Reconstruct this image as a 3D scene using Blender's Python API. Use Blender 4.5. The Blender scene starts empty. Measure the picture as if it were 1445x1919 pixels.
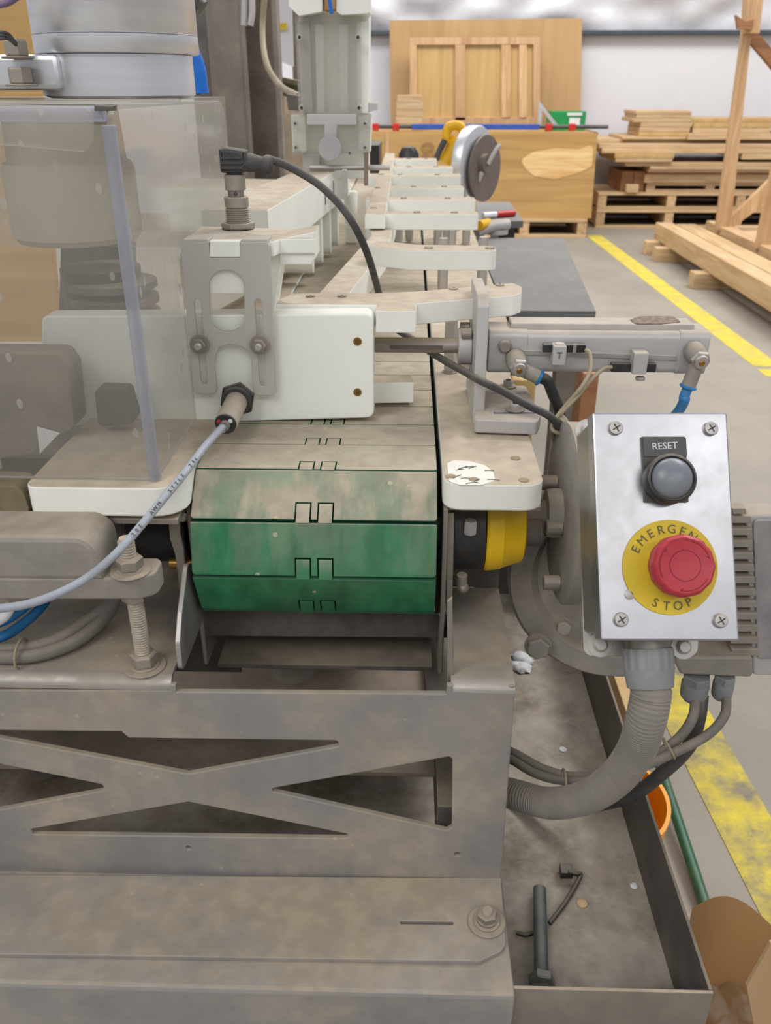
import bpy, bmesh, math, random
from mathutils import Vector, Matrix, noise
random.seed(4)
S = bpy.context.scene
COL = S.collection
PI = math.pi
# ------------------------------------------------------------------ camera
F, CX, CY, HC = 1600.0, 722.5, 959.5, 1.05
pitch = math.atan((CY-160)/F); yaw = math.atan((770-CX)/F*math.cos(pitch))
FW = Vector((-math.sin(yaw)*math.cos(pitch), math.cos(yaw)*math.cos(pitch), -math.sin(pitch)))
RT = Vector((math.cos(yaw), math.sin(yaw), 0)); UP = RT.cross(FW)
CAM = Vector((0, 0, HC))
cd = bpy.data.cameras.new('camera'); cam = bpy.data.objects.new('camera', cd); COL.objects.link(cam)
cam.matrix_world = Matrix.Translation(CAM) @ Matrix((RT, UP, -FW)).transposed().to_4x4()
cd.sensor_fit = 'VERTICAL'; cd.sensor_height = 36; cd.sensor_width = 27.1; cd.lens = F/1919*36
cd.clip_start = .02; cd.clip_end = 60
cd.dof.use_dof = True; cd.dof.focus_distance = .68; cd.dof.aperture_fstop = 15
S.camera = cam
# ------------------------------------------------------------------ world, lights, exposure
S.view_settings.view_transform = 'Standard'; S.view_settings.look = 'None'; S.view_settings.gamma = 1
S.view_settings.use_curve_mapping = False; S.view_settings.exposure = 0.0
W = bpy.data.worlds.new('world'); S.world = W; W.use_nodes = True
W.node_tree.nodes['Background'].inputs[0].default_value = (.80, .81, .85, 1)
W.node_tree.nodes['Background'].inputs[1].default_value = .60
def area(name, loc, target, sx, sy, power, col=(1, 1, 1)):
    l = bpy.data.lights.new(name, 'AREA'); l.shape = 'RECTANGLE'; l.size = sx; l.size_y = sy; l.energy = power; l.color = col
    o = bpy.data.objects.new(name, l); COL.objects.link(o); o.location = loc
    o.rotation_euler = (Vector(target)-Vector(loc)).to_track_quat('-Z', 'Y').to_euler()
area('ceiling_and_fill_light', (3.2, 3.4, 5.2), (0, 1.2, .5), 3.0, 1.2, 170, (1, .98, .95))
area('ceiling_and_fill_light', (-1.5, 5.5, 5.2), (0, 6.5, 0), 5.0, 1.2, 185, (1, .98, .95))
area('ceiling_and_fill_light', (2.5, 5.0, 5.2), (2.5, 7.5, 0.6), 5.0, 1.2, 185, (1, .98, .95))
area('ceiling_and_fill_light', (1.82, -3.15, 3.82), (.17, .48, .82), 3.4, .42, 34, (1, .99, .97))
area('ceiling_and_fill_light', (-2.2, -2.6, 4.6), (0, .6, .6), 3.5, 2.0, 115, (1, .99, .96))  # fill lamp added behind the camera to brighten front faces
# ------------------------------------------------------------------ pixel -> world point on a given plane
def ray(px, py): return FW + RT*((px-CX)/F) - UP*((py-CY)/F)
def U(px, py, X=None, Y=None, Z=None):
    d = ray(px, py)
    t = (X-CAM.x)/d.x if X is not None else (Y-CAM.y)/d.y if Y is not None else (Z-CAM.z)/d.z
    return CAM + d*t
def frame(o, u, v):
    w = u.cross(v); m = Matrix((u, v, w)).transposed().to_4x4(); m.translation = o; return m
VX, VY, VZ = Vector((1, 0, 0)), Vector((0, 1, 0)), Vector((0, 0, 1))
def MY(y): return frame(Vector((0, y, 0)), VX, VZ)       # local (x, z), faces the viewer
def MZ(z): return frame(Vector((0, 0, z)), VX, VY)       # local (x, y), faces up
def MX(x): return frame(Vector((x, 0, 0)), VY, VZ)       # local (y, z), faces +x
def pix(pts, M):
    Mi = M.inverted(); n = M.col[2].xyz; o = M.translation; out = []
    for (a, b) in pts:
        d = ray(a, b); t = (o-CAM).dot(n)/d.dot(n); q = Mi @ (CAM+d*t); out.append((q.x, q.y))
    return out
# ------------------------------------------------------------------ materials
def lin(c):
    return tuple(((x/255)/12.92 if x/255 <= .04045 else ((x/255+.055)/1.055)**2.4) for x in c)
DUST = (186, 172, 152)
MATS = {}
def mat(name, col, rough=.5, metal=0.0, dust=0.0, film=0.0, dcol=DUST, ns=18, var=.12, bump=0.0, stretch=(1, 1, 1), emit=0, col2=None, dlo=.35, dhi=.95, spots=0, patch=0, coord='pos'):
    m = bpy.data.materials.new(name); m.use_nodes = True; nt = m.node_tree; N = nt.nodes; L = nt.links
    b = N['Principled BSDF']; b.inputs['Metallic'].default_value = metal
    geo = N.new('ShaderNodeNewGeometry'); mp = N.new('ShaderNodeMapping'); mp.inputs['Scale'].default_value = stretch
    if coord == 'pos': L.new(geo.outputs['Position'], mp.inputs[0])
    else:
        tc = N.new('ShaderNodeTexCoord'); L.new(tc.outputs['Object'], mp.inputs[0])
    n1 = N.new('ShaderNodeTexNoise'); n1.inputs['Scale'].default_value = ns; n1.inputs['Detail'].default_value = 8; n1.inputs['Roughness'].default_value = .65
    L.new(mp.outputs[0], n1.inputs['Vector'])
    def ramp(src, a, c):
        r = N.new('ShaderNodeMapRange'); r.inputs['From Min'].default_value = a; r.inputs['From Max'].default_value = c; r.interpolation_type = 'SMOOTHSTEP'
        L.new(src, r.inputs['Value']); return r.outputs[0]
    def math_(op, a, c):
        r = N.new('ShaderNodeMath'); r.operation = op
        for i, x in enumerate((a, c)):
            if isinstance(x, (int, float)): r.inputs[i].default_value = x
            else: L.new(x, r.inputs[i])
        return r.outputs[0]
    def mix(f, a, c):
        r = N.new('ShaderNodeMix'); r.data_type = 'RGBA'
        if isinstance(f, (int, float)): r.inputs[0].default_value = f
        else: L.new(f, r.inputs[0])
        for i, x in ((6, a), (7, c)):
            if isinstance(x, tuple): r.inputs[i].default_value = (*x[:3], 1)
            else: L.new(x, r.inputs[i])
        return r.outputs[2]
    c1 = lin(col); lo = tuple(x*(1-var) for x in c1); hi = tuple(min(1, x*(1+var)) for x in c1) if col2 is None else lin(col2)
    base = mix(ramp(n1.outputs['Fac'], .32, .68), lo, hi)
    rr = rough
    if dust or film:
        sx = N.new('ShaderNodeSeparateXYZ'); L.new(geo.outputs['Normal'], sx.inputs[0])
        n2 = N.new('ShaderNodeTexNoise'); n2.inputs['Scale'].default_value = 9; n2.inputs['Detail'].default_value = 9; n2.inputs['Roughness'].default_value = .7
        L.new(geo.outputs['Position'], n2.inputs['Vector'])
        upf = math_('MULTIPLY', ramp(sx.outputs[2], dlo, dhi), dust)
        f = math_('ADD', upf, math_('MULTIPLY', ramp(n2.outputs['Fac'], .35, .7), film))
        if patch:
            k = math_('MULTIPLY', math_('MULTIPLY', upf, math_('SUBTRACT', 1.05, upf)), 4*patch)
            mp2 = N.new('ShaderNodeMapping'); mp2.inputs['Scale'].default_value = (1, .45, .3); L.new(geo.outputs['Position'], mp2.inputs[0])
            n5 = N.new('ShaderNodeTexNoise'); n5.inputs['Scale'].default_value = 34; n5.inputs['Detail'].default_value = 8; n5.inputs['Roughness'].default_value = .6; L.new(mp2.outputs[0], n5.inputs['Vector'])
            f = math_('MAXIMUM', math_('ADD', f, math_('MULTIPLY', math_('SUBTRACT', ramp(n5.outputs['Fac'], .4, .6), .5), k)), 0)
        f = math_('MULTIPLY', f, math_('ADD', math_('MULTIPLY', ramp(n2.outputs['Fac'], .25, .5), .35), .68))
        cl = N.new('ShaderNodeClamp'); L.new(f, cl.inputs[0]); f = cl.outputs[0]
        n3 = N.new('ShaderNodeTexNoise'); n3.inputs['Scale'].default_value = 60; n3.inputs['Detail'].default_value = 6; L.new(geo.outputs['Position'], n3.inputs['Vector'])
        d = lin(dcol); dc = mix(ramp(n3.outputs['Fac'], .3, .7), tuple(x*.88 for x in d), tuple(min(1, x*1.08) for x in d))
        base = mix(f, base, dc)
        L.new(math_('ADD', math_('MULTIPLY', f, .9-rough), rough), b.inputs['Roughness'])
        if metal: L.new(math_('MULTIPLY', math_('SUBTRACT', 1, f), metal), b.inputs['Metallic'])
    else: b.inputs['Roughness'].default_value = rough
    if spots:
        v = N.new('ShaderNodeTexVoronoi'); v.inputs['Scale'].default_value = 70; L.new(geo.outputs['Position'], v.inputs['Vector'])
        wn = N.new('ShaderNodeSeparateColor'); L.new(v.outputs['Color'], wn.inputs[0])
        s1 = math_('LESS_THAN', v.outputs['Distance'], .13); s2 = math_('LESS_THAN', wn.outputs[0], .16)
        base = mix(math_('MULTIPLY', math_('MULTIPLY', s1, s2), spots), base, lin((205, 196, 160)))
    L.new(base, b.inputs['Base Color'])
    if bump:
        bp = N.new('ShaderNodeBump'); bp.inputs['Strength'].default_value = bump; bp.inputs['Distance'].default_value = .002
        L.new(n1.outputs['Fac'], bp.inputs['Height']); L.new(bp.outputs[0], b.inputs['Normal'])
    if emit:
        b.inputs['Emission Color'].default_value = (*c1, 1); b.inputs['Emission Strength'].default_value = emit
    MATS[name] = m; return m
def wood(name, c1, c2, axis=0, scale=6, rough=.6, knots=True):
    m = bpy.data.materials.new(name); m.use_nodes = True; nt = m.node_tree; N = nt.nodes; L = nt.links; b = N['Principled BSDF']
    g = N.new('ShaderNodeNewGeometry'); oi = N.new('ShaderNodeObjectInfo')
    ad = N.new('ShaderNodeVectorMath'); ad.operation = 'ADD'; L.new(g.outputs['Position'], ad.inputs[0]); L.new(oi.outputs['Location'], ad.inputs[1])
    rnd_ = N.new('ShaderNodeVectorMath'); rnd_.operation = 'MULTIPLY_ADD'; L.new(oi.outputs['Random'], rnd_.inputs[0]); rnd_.inputs[1].default_value = (7, 9, 5); L.new(ad.outputs[0], rnd_.inputs[2])
    mp = N.new('ShaderNodeMapping'); L.new(rnd_.outputs[0], mp.inputs[0])
    sc = [scale*3, scale*3, scale*3]; sc[axis] = scale*.25; mp.inputs['Scale'].default_value = sc
    n = N.new('ShaderNodeTexNoise'); n.inputs['Scale'].default_value = 1.2; n.inputs['Detail'].default_value = 7; n.inputs['Distortion'].default_value = 1.2; L.new(mp.outputs[0], n.inputs['Vector'])
    r = N.new('ShaderNodeValToRGB'); r.color_ramp.elements[0].position = .3; r.color_ramp.elements[1].position = .72
    r.color_ramp.elements[0].color = (*lin(c1), 1); r.color_ramp.elements[1].color = (*lin(c2), 1); L.new(n.outputs['Fac'], r.inputs[0])
    hs = N.new('ShaderNodeHueSaturation'); L.new(r.outputs[0], hs.inputs['Color'])
    mr = N.new('ShaderNodeMapRange'); mr.inputs['To Min'].default_value = .88; mr.inputs['To Max'].default_value = 1.1; L.new(oi.outputs['Random'], mr.inputs[0]); L.new(mr.outputs[0], hs.inputs['Value'])
    L.new(hs.outputs[0], b.inputs['Base Color']); b.inputs['Roughness'].default_value = rough
    MATS[name] = m; return m
WHITE = mat('white_plastic', (242, 243, 236), .38, dust=.95, film=.08, var=.03, ns=12)
WHITEC = mat('clean_white_plastic', (244, 246, 238), .4, dust=.35, film=.04, var=.03)
PAD = mat('white_pad_plastic', (242, 242, 234), .4, dust=1.0, film=.06, var=.03, ns=25)
STEEL = mat('dusty_steel', (158, 152, 145), .42, .75, dust=.8, film=.35, var=.08, ns=8, stretch=(1, 1, 1), dcol=(170, 155, 136))
FRAME = mat('frame_steel', (151, 149, 149), .42, .4, dust=.45, film=.78, var=.08, ns=10, stretch=(1, 1, .35), dcol=(168, 154, 134), spots=.3)
DARKST = mat('dark_steel', (98, 94, 92), .5, .6, dust=.7, film=.5, dcol=(140, 128, 112))
STAIN = mat('stainless_steel', (184, 184, 188), .30, 1.0, film=.15, var=.06, ns=14, dcol=(150, 140, 128))
STAINM = mat('matte_stainless', (190, 187, 184), .4, .8, dust=.4, film=.2, var=.05)
ALU = mat('aluminium', (222, 224, 228), .34, .85, film=.05, var=.04, stretch=(1, 1, 14), ns=10)
ALUD = mat('dusty_aluminium', (196, 194, 194), .45, .4, dust=.75, film=.22, var=.05, dcol=(178, 166, 150))
CAST = mat('cast_metal_dusty', (150, 146, 140), .6, .3, dust=.7, film=.5, var=.07, bump=.15, ns=60, dcol=(165, 152, 134))
BRACK = mat('grey_bracket_paint', (190, 187, 180), .5, 0, dust=.6, film=.25, var=.04, dcol=(176, 164, 146))
THREAD = mat('dusty_threads', (165, 158, 146), .5, .4, dust=.5, film=.5, var=.08, ns=60)
GREEN = mat('green_slat_plastic', (24, 98, 62), .42, 0, dust=1.15, film=.10, patch=.55, dlo=.05, dhi=1.25, col2=(46, 130, 88), ns=16, stretch=(1.6, 1.6, .5), dcol=(176, 164, 145), spots=.55)
RUB = mat('dark_rubber', (62, 62, 64), .6, dust=.5, film=.3, dcol=(130, 122, 112))
BLACK = mat('black_plastic', (34, 35, 38), .4, dust=.25, film=.08)
VOID = mat('recess_shade', (40, 37, 35), .7, 0, film=.2, dcol=(80, 72, 64))  # near-black colour stands in for shade inside gaps and recesses
CABLEG = mat('pale_grey_cable', (160, 166, 176), .5, film=.12)
CABLED = mat('dusty_grey_cable', (118, 114, 108), .65, dust=.6, film=.4, dcol=(150, 140, 126))
CONDUIT = mat('grey_conduit', (136, 130, 124), .7, dust=.3, film=.4, dcol=(150, 139, 126))
GLAND = mat('grey_gland_plastic', (134, 136, 138), .5, film=.25, dcol=(150, 142, 130))
BLUE = mat('blue_tube_plastic', (30, 120, 180), .35, film=.1)
BLUEF = mat('bright_blue_plastic', (20, 105, 200), .35)
RED = mat('red_button_plastic', (178, 38, 54), .42, film=.1, var=.05, dcol=(170, 110, 110))
YEL = mat('yellow_disc', (214, 184, 30), .5, film=.2, dcol=(190, 170, 90), ns=25)
YELC = mat('yellow_coupling', (240, 196, 12), .45, film=.05, dust=.3)
YELT = mat('yellow_tool_plastic', (232, 178, 20), .45)
PRINT = mat('grey_print', (96, 90, 66), .7)
WPRINT = mat('white_print', (225, 226, 228), .6)
INK = mat('dark_ink', (66, 64, 66), .7)
BRASS = mat('brass', (160, 120, 60), .4, .8)
GREYBTN = mat('grey_button_face', (120, 126, 134), .3, film=.1)
LEGEND = mat('charcoal_legend_plate', (70, 70, 72), .5, film=.15)
TANC = mat('tan_cable', (160, 148, 124), .6)
PLY = wood('plywood', (178, 138, 80), (206, 168, 108), 0, 3)
PLYD = wood('plywood_sheet', (172, 138, 94), (190, 156, 112), 2, 2)
PLYL = wood('pale_plywood', (184, 150, 96), (206, 174, 120), 2, 3)
PINE = wood('pine', (184, 150, 110), (216, 188, 148), 0, 7)
PINEY = wood('pine_long', (178, 142, 102), (214, 184, 142), 1, 7)
PINEZ = wood('pine_upright', (184, 144, 104), (216, 182, 140), 2, 7)
PINED = wood('brown_pine', (136, 92, 62), (170, 122, 84), 0, 7)
CARD = wood('cardboard', (178, 146, 106), (198, 166, 124), 2, 3, .8)
WALLM = mat('white_wall', (216, 216, 222), .7, var=.02, ns=2)
INSUL = mat('white_insulation_film', (206, 206, 212), .35, var=.06, ns=5, bump=.9)
TRIMM = mat('dark_grey_girt', (66, 72, 80), .5)
STRIPE = mat('yellow_floor_paint', (222, 200, 30), .6, film=1.0, patch=.0, ns=14, dcol=(140, 132, 116), dust=.10)
GREENP = mat('green_pole_paint', (20, 84, 58), .4, film=.1)
GREENB = mat('green_box_card', (22, 140, 74), .5)
ORANGE = mat('orange_bucket_plastic', (240, 160, 24), .4)
BLUEP = mat('blue_clamp_paint', (52, 84, 168), .4)
REDP = mat('red_clamp_paint', (190, 40, 36), .4)
OLIVE = mat('olive_channel', (120, 116, 84), .55, .2, dust=.4)
POSTG = mat('grey_post_steel', (124, 118, 112), .55, .3, film=.3, dust=.3, ns=4)
POSTD = mat('brown_grey_post', (104, 92, 88), .6, .2, film=.2, ns=4)
TABLEM = mat('grey_table_top', (112, 112, 114), .5, .3, film=.4, dust=.25, dcol=(140, 134, 126), ns=6)
BLUEBOLT = mat('zinc_bolt_steel', (108, 122, 124), .45, .7, dust=.3, film=.2)
TRAYF = mat('tray_floor_dirty', (122, 108, 92), .75, 0, film=1.0, col2=(164, 150, 132), ns=22, dcol=(184, 176, 164), bump=.3)
# floor concrete
FLOORM = mat('concrete', (140, 133, 122), .6, 0, film=.3, ns=1.2, var=.08, dcol=(158, 150, 138), col2=(154, 146, 134))
# hazy acrylic
def acrylic(name, haze=.35, tint=(.86, .86, .85), dcol=(186, 180, 170), spots=True, edge=False):
    m = bpy.data.materials.new(name); m.use_nodes = True; nt = m.node_tree; N = nt.nodes; L = nt.links
    N.remove(N['Principled BSDF']); out = N['Material Output']
    tr = N.new('ShaderNodeBsdfTransparent'); tr.inputs[0].default_value = (*tint, 1)
    df = N.new('ShaderNodeBsdfDiffuse'); df.inputs[0].default_value = (*lin(dcol), 1)
    gl = N.new('ShaderNodeBsdfGlossy'); gl.inputs['Roughness'].default_value = .12; gl.inputs[0].default_value = (.9, .9, .92, 1)
    geo = N.new('ShaderNodeNewGeometry'); n = N.new('ShaderNodeTexNoise'); n.inputs['Scale'].default_value = 7; n.inputs['Detail'].default_value = 6; L.new(geo.outputs['Position'], n.inputs['Vector'])
    mr = N.new('ShaderNodeMapRange'); mr.inputs['From Min'].default_value = .3; mr.inputs['From Max'].default_value = .7
    mr.inputs['To Min'].default_value = haze*.75; mr.inputs['To Max'].default_value = haze*1.25; L.new(n.outputs['Fac'], mr.inputs[0])
    fac = mr.outputs[0]
    sx = N.new('ShaderNodeSeparateXYZ'); L.new(geo.outputs['Normal'], sx.inputs[0])
    up = N.new('ShaderNodeMapRange'); up.inputs['From Min'].default_value = .4; up.inputs['From Max'].default_value = .95; up.inputs['To Max'].default_value = .55; L.new(sx.outputs[2], up.inputs[0])
    a = N.new('ShaderNodeMath'); a.operation = 'ADD'; a.use_clamp = True; L.new(fac, a.inputs[0]); L.new(up.outputs[0], a.inputs[1]); fac = a.outputs[0]
    if spots:
        mpp = N.new('ShaderNodeMapping'); mpp.inputs['Scale'].default_value = (1, 1, .6); L.new(geo.outputs['Position'], mpp.inputs[0])
        v = N.new('ShaderNodeTexVoronoi'); v.inputs['Scale'].default_value = 75; L.new(mpp.outputs[0], v.inputs['Vector'])
        sc = N.new('ShaderNodeSeparateColor'); L.new(v.outputs['Color'], sc.inputs[0])
        s1 = N.new('ShaderNodeMath'); s1.operation = 'LESS_THAN'; L.new(v.outputs['Distance'], s1.inputs[0]); s1.inputs[1].default_value = .17
        s2 = N.new('ShaderNodeMath'); s2.operation = 'LESS_THAN'; L.new(sc.outputs[0], s2.inputs[0]); s2.inputs[1].default_value = .14
        s3 = N.new('ShaderNodeMath'); s3.operation = 'MULTIPLY'; L.new(s1.outputs[0], s3.inputs[0]); L.new(s2.outputs[0], s3.inputs[1])
        s4 = N.new('ShaderNodeMath'); s4.operation = 'MULTIPLY_ADD'; s4.use_clamp = True; L.new(s3.outputs[0], s4.inputs[0]); s4.inputs[1].default_value = .45; L.new(fac, s4.inputs[2]); fac = s4.outputs[0]
    tl = N.new('ShaderNodeBsdfTranslucent'); tl.inputs[0].default_value = (*lin(dcol), 1); mx = N.new('ShaderNodeMixShader'); mx.inputs[0].default_value = .45
    L.new(df.outputs[0], mx.inputs[1]); L.new(tl.outputs[0], mx.inputs[2])
    m1 = N.new('ShaderNodeMixShader'); L.new(fac, m1.inputs[0]); L.new(tr.outputs[0], m1.inputs[1]); L.new(mx.outputs[0], m1.inputs[2])
    lw = N.new('ShaderNodeLayerWeight'); lw.inputs[0].default_value = .25
    fm = N.new('ShaderNodeMath'); fm.operation = 'MULTIPLY'; L.new(lw.outputs['Fresnel'], fm.inputs[0]); fm.inputs[1].default_value = .35
    m2 = N.new('ShaderNodeMixShader'); L.new(fm.outputs[0], m2.inputs[0]); L.new(m1.outputs[0], m2.inputs[1]); L.new(gl.outputs[0], m2.inputs[2])
    L.new(m2.outputs[0], out.inputs[0]); MATS[name] = m; return m
ACR = acrylic('hazy_acrylic', .19, (.97, .97, .96), (205, 200, 192))
ACRE = acrylic('acrylic_edge', .4, (.92, .93, .97), (200, 202, 214), spots=False)
ACR2 = acrylic('dusty_clear_cover', .3, (.95, .95, .94), (216, 214, 208), spots=False)
FILM = acrylic('clear_bag_film', .22, (.92, .9, .86), (215, 200, 180), spots=False)
# ------------------------------------------------------------------ object helpers
ROOTLOC = {}
def tag(o, label, cat, group=None, kind=None):
    o['label'] = label; o['category'] = cat
    if group: o['group'] = group
    if kind: o['kind'] = kind
    return o
def thing(name, label, cat, loc=(0, 0, 0), group=None):
    o = bpy.data.objects.new(name, None); o.empty_display_size = .02; COL.objects.link(o); o.location = loc
    tag(o, label, cat, group); return o
def struct(o):
    o['kind'] = 'structure'; return o
def link(name, me, m, parent=None, M=None, smooth=35):
    if m is not None:
        me.materials.clear(); me.materials.append(m)
    if smooth:
        for p in me.polygons: p.use_smooth = True
        try: me.set_sharp_from_angle(angle=math.radians(smooth))
        except Exception: pass
    o = bpy.data.objects.new(name, me); COL.objects.link(o)
    if M is not None: me.transform(M)
    c = Vector((0, 0, 0))
    if parent is None:
        if len(me.vertices):
            c = sum((v.co for v in me.vertices), Vector())/len(me.vertices); me.transform(Matrix.Translation(-c)); o.location = c
    else:
        p = Vector((0, 0, 0)); q = parent
        while q is not None: p = p+q.location; q = q.parent
        me.transform(Matrix.Translation(-p)); o.parent = parent
    return o
def from_bm(bm, name='m'):
    me = bpy.data.meshes.new(name); bm.normal_update(); bm.to_mesh(me); bm.free(); return me
def rnd(pts, r, seg=5):
    """round the corners of a closed 2D polygon; r number or list"""
    n = len(pts); out = []
    for i in range(n):
        rr = r[i] if isinstance(r, (list, tuple)) else r
        p = Vector(pts[i]); a = Vector(pts[i-1])-p; c = Vector(pts[(i+1) % n])-p
        la, lc = a.length, c.length
        if rr <= 0 or la < 1e-9 or lc < 1e-9: out.append(tuple(p)); continue
        a.normalize(); c.normalize(); ang = a.angle(c)
        if ang > PI-.08: out.append(tuple(p)); continue
        d = min(rr/math.tan(ang/2), la*.48, lc*.48); re = d*math.tan(ang/2)
        p0 = p+a*d; p1 = p+c*d; bis = (a+c).normalized(); ce = p+bis*(re/math.sin(ang/2))
        a0 = p0-ce; a1 = p1-ce
        t0 = math.atan2(a0.y, a0.x); t1 = math.atan2(a1.y, a1.x); dt = (t1-t0+PI) % (2*PI)-PI
        for k in range(seg+1):
            t = t0+dt*k/seg; out.append((ce.x+re*math.cos(t), ce.y+re*math.sin(t)))
    return out
def circ(x, y, r, n=24, ry=None): return [(x+r*math.cos(2*PI*k/n), y+(ry or r)*math.sin(2*PI*k/n)) for k in range(n)]
def plate_me(outer, holes, th, bevel=.0008):
    cu = bpy.data.curves.new('c', 'CURVE'); cu.dimensions = '2D'; cu.fill_mode = 'BOTH'
    bevel = min(bevel, th*.45)
    cu.extrude = max(th/2-bevel, 1e-5); cu.bevel_depth = bevel; cu.bevel_resolution = 1; cu.offset = -bevel
    for pl in [outer]+list(holes):
        s = cu.splines.new('POLY'); s.points.add(len(pl)-1); s.use_cyclic_u = True
        for i, p in enumerate(pl): s.points[i].co = (p[0], p[1], 0, 1)
    o = bpy.data.objects.new('c', cu); COL.objects.link(o)
    dg = bpy.context.evaluated_depsgraph_get(); me = bpy.data.meshes.new_from_object(o.evaluated_get(dg))
    bpy.data.objects.remove(o); bpy.data.curves.remove(cu)
    me.transform(Matrix.Translation((0, 0, -th/2)))
    bm = bmesh.new(); bm.from_mesh(me); bmesh.ops.remove_doubles(bm, verts=bm.verts, dist=1e-6); bmesh.ops.recalc_face_normals(bm, faces=bm.faces); bm.to_mesh(me); bm.free()
    return me
def plate(name, outer, M, th, m, parent=None, holes=(), bevel=.0008, smooth=20):
    return link(name, plate_me(outer, holes, th, bevel), m, parent, M, smooth)
def pplate(name, px, M, th, m, parent=None, r=0, holes=(), hr=0, bevel=.0008):
    """plate traced on plane M; r corner radius in metres"""
    hs = [rnd(pix(h, M), hr) for h in holes]
    return plate(name, rnd(pix(px, M), r), M, th, m, parent, hs, bevel)
def box_me(x0, x1, y0, y1, z0, z1, bevel=.001):
    bm = bmesh.new(); bmesh.ops.create_cube(bm, size=1)
    for v in bm.verts: v.co = Vector(((x0+x1)/2+v.co.x*(x1-x0), (y0+y1)/2+v.co.y*(y1-y0), (z0+z1)/2+v.co.z*(z1-z0)))
    if bevel: bmesh.ops.bevel(bm, geom=list(bm.edges), offset=min(bevel, .4*min(x1-x0, y1-y0, z1-z0)), segments=2, affect='EDGES', profile=.5)
    return from_bm(bm)
def box(name, x0, x1, y0, y1, z0, z1, m, parent=None, bevel=.001, M=None):
    return link(name, box_me(min(x0, x1), max(x0, x1), min(y0, y1), max(y0, y1), min(z0, z1), max(z0, z1), bevel), m, parent, M, 20)
def pbox(name, x0, x1, y0, y1, Y, depth, m, parent=None, bevel=.002):
    """front face seen at pixels x0..x1, y0..y1 standing on plane Y, reaching back by depth"""
    ym = (y0+y1)/2; a = U(x0, ym, Y=Y); b = U(x1, ym, Y=Y); xm = (x0+x1)/2
    t = U(xm, y0, Y=Y).z; q = U(xm, y1, Y=Y).z
    return box(name, a.x, b.x, Y, Y+depth, q, t, m, parent, bevel)
def lathe_me(prof, seg=32, cap=True, lob=None):
    bm = bmesh.new(); rings = []
    for (r, h) in prof:
        rings.append([bm.verts.new((r*math.cos(2*PI*k/seg)*(1+(lob(k) if lob else 0)), r*math.sin(2*PI*k/seg)*(1+(lob(k) if lob else 0)), h)) for k in range(seg)])
    for a, b in zip(rings, rings[1:]):
        for k in range(seg): bm.faces.new((a[k], a[(k+1) % seg], b[(k+1) % seg], b[k]))
    if cap: bm.faces.new(list(reversed(rings[0]))); bm.faces.new(rings[-1])
    bmesh.ops.recalc_face_normals(bm, faces=bm.faces); return from_bm(bm)
def axisM(p, d, spin=0):
    d = Vector(d).normalized(); q = VZ.rotation_difference(d); return Matrix.Translation(p) @ q.to_matrix().to_4x4() @ Matrix.Rotation(spin, 4, 'Z')
def lathe(name, prof, p, d, m, parent=None, seg=32, smooth=35, lob=None, cap=True, spin=0):
    return link(name, lathe_me(prof, seg, cap, lob), m, parent, axisM(Vector(p), d, spin), smooth)
def cyl(name, r, h, p, d, m, parent=None, b=.0006, seg=32):
    return lathe(name, [(r-b, 0), (r, b), (r, h-b), (r-b, h)], p, d, m, parent, seg)
def hexa(name, r, h, p, d, m, parent=None, spin=0, hole=0):
    prof = [(r*.90, 0), (r, h*.12), (r, h*.86), (r*.88, h)]
    return lathe(name, prof, p, d, m, parent, 6, 20, spin=spin)
def threaded(name, r, h, p, d, m, parent=None, pitch=.0016, seg=20):
    n = int(h/pitch); prof = [(r*.8, 0)]
    for k in range(n): prof += [(r*.88, (k+.1)*pitch), (r, (k+.5)*pitch), (r*.88, (k+.9)*pitch)]
    prof.append((r*.75, h)); return lathe(name, prof, p, d, m, parent, seg, 20)
def catmull(P, n=10):
    P = [Vector(p) for p in P]; Q = [P[0]*2-P[1]]+P+[P[-1]*2-P[-2]]; out = []
    for i in range(1, len(Q)-2):
        a, b, c, d = Q[i-1:i+3]
        for k in range(n):
            t = k/n; out.append(.5*((2*b)+(c-a)*t+(2*a-5*b+4*c-d)*t*t+(3*b-a-3*c+d)*t**3))
    out.append(P[-1]); return out
def tube_me(P, r, seg=14, n=10, rf=None, step=0):
    C = catmull(P, n) if n > 1 else [Vector(p) for p in P]
    if step:
        D = [C[0]]; acc = 0
        for a, b in zip(C, C[1:]):
            d = (b-a).length; 
            while acc+d >= step: t = (step-acc)/d; a = a+(b-a)*t; D.append(a); d = (b-a).length; acc = 0
            acc += d
        C = D
    bm = bmesh.new(); rings = []; t0 = (C[1]-C[0]).normalized(); nv = t0.orthogonal().normalized()
    for i, c in enumerate(C):
        t = (C[min(i+1, len(C)-1)]-C[max(i-1, 0)]).normalized()
        nv = (nv-t*nv.dot(t)).normalized(); bn = t.cross(nv); rr = rf(i, len(C))*r if rf else r
        rings.append([bm.verts.new(c+(nv*math.cos(2*PI*k/seg)+bn*math.sin(2*PI*k/seg))*rr) for k in range(seg)])
    for a, b in zip(rings, rings[1:]):
        for k in range(seg): bm.faces.new((a[k], a[(k+1) % seg], b[(k+1) % seg], b[k]))
    bm.faces.new(list(reversed(rings[0]))); bm.faces.new(rings[-1]); bmesh.ops.recalc_face_normals(bm, faces=bm.faces)
    return from_bm(bm)
def tube(name, P, r, m, parent=None, seg=14, n=10, rf=None, step=0): return link(name, tube_me(P, r, seg, n, rf, step), m, parent, None, 60)
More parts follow.
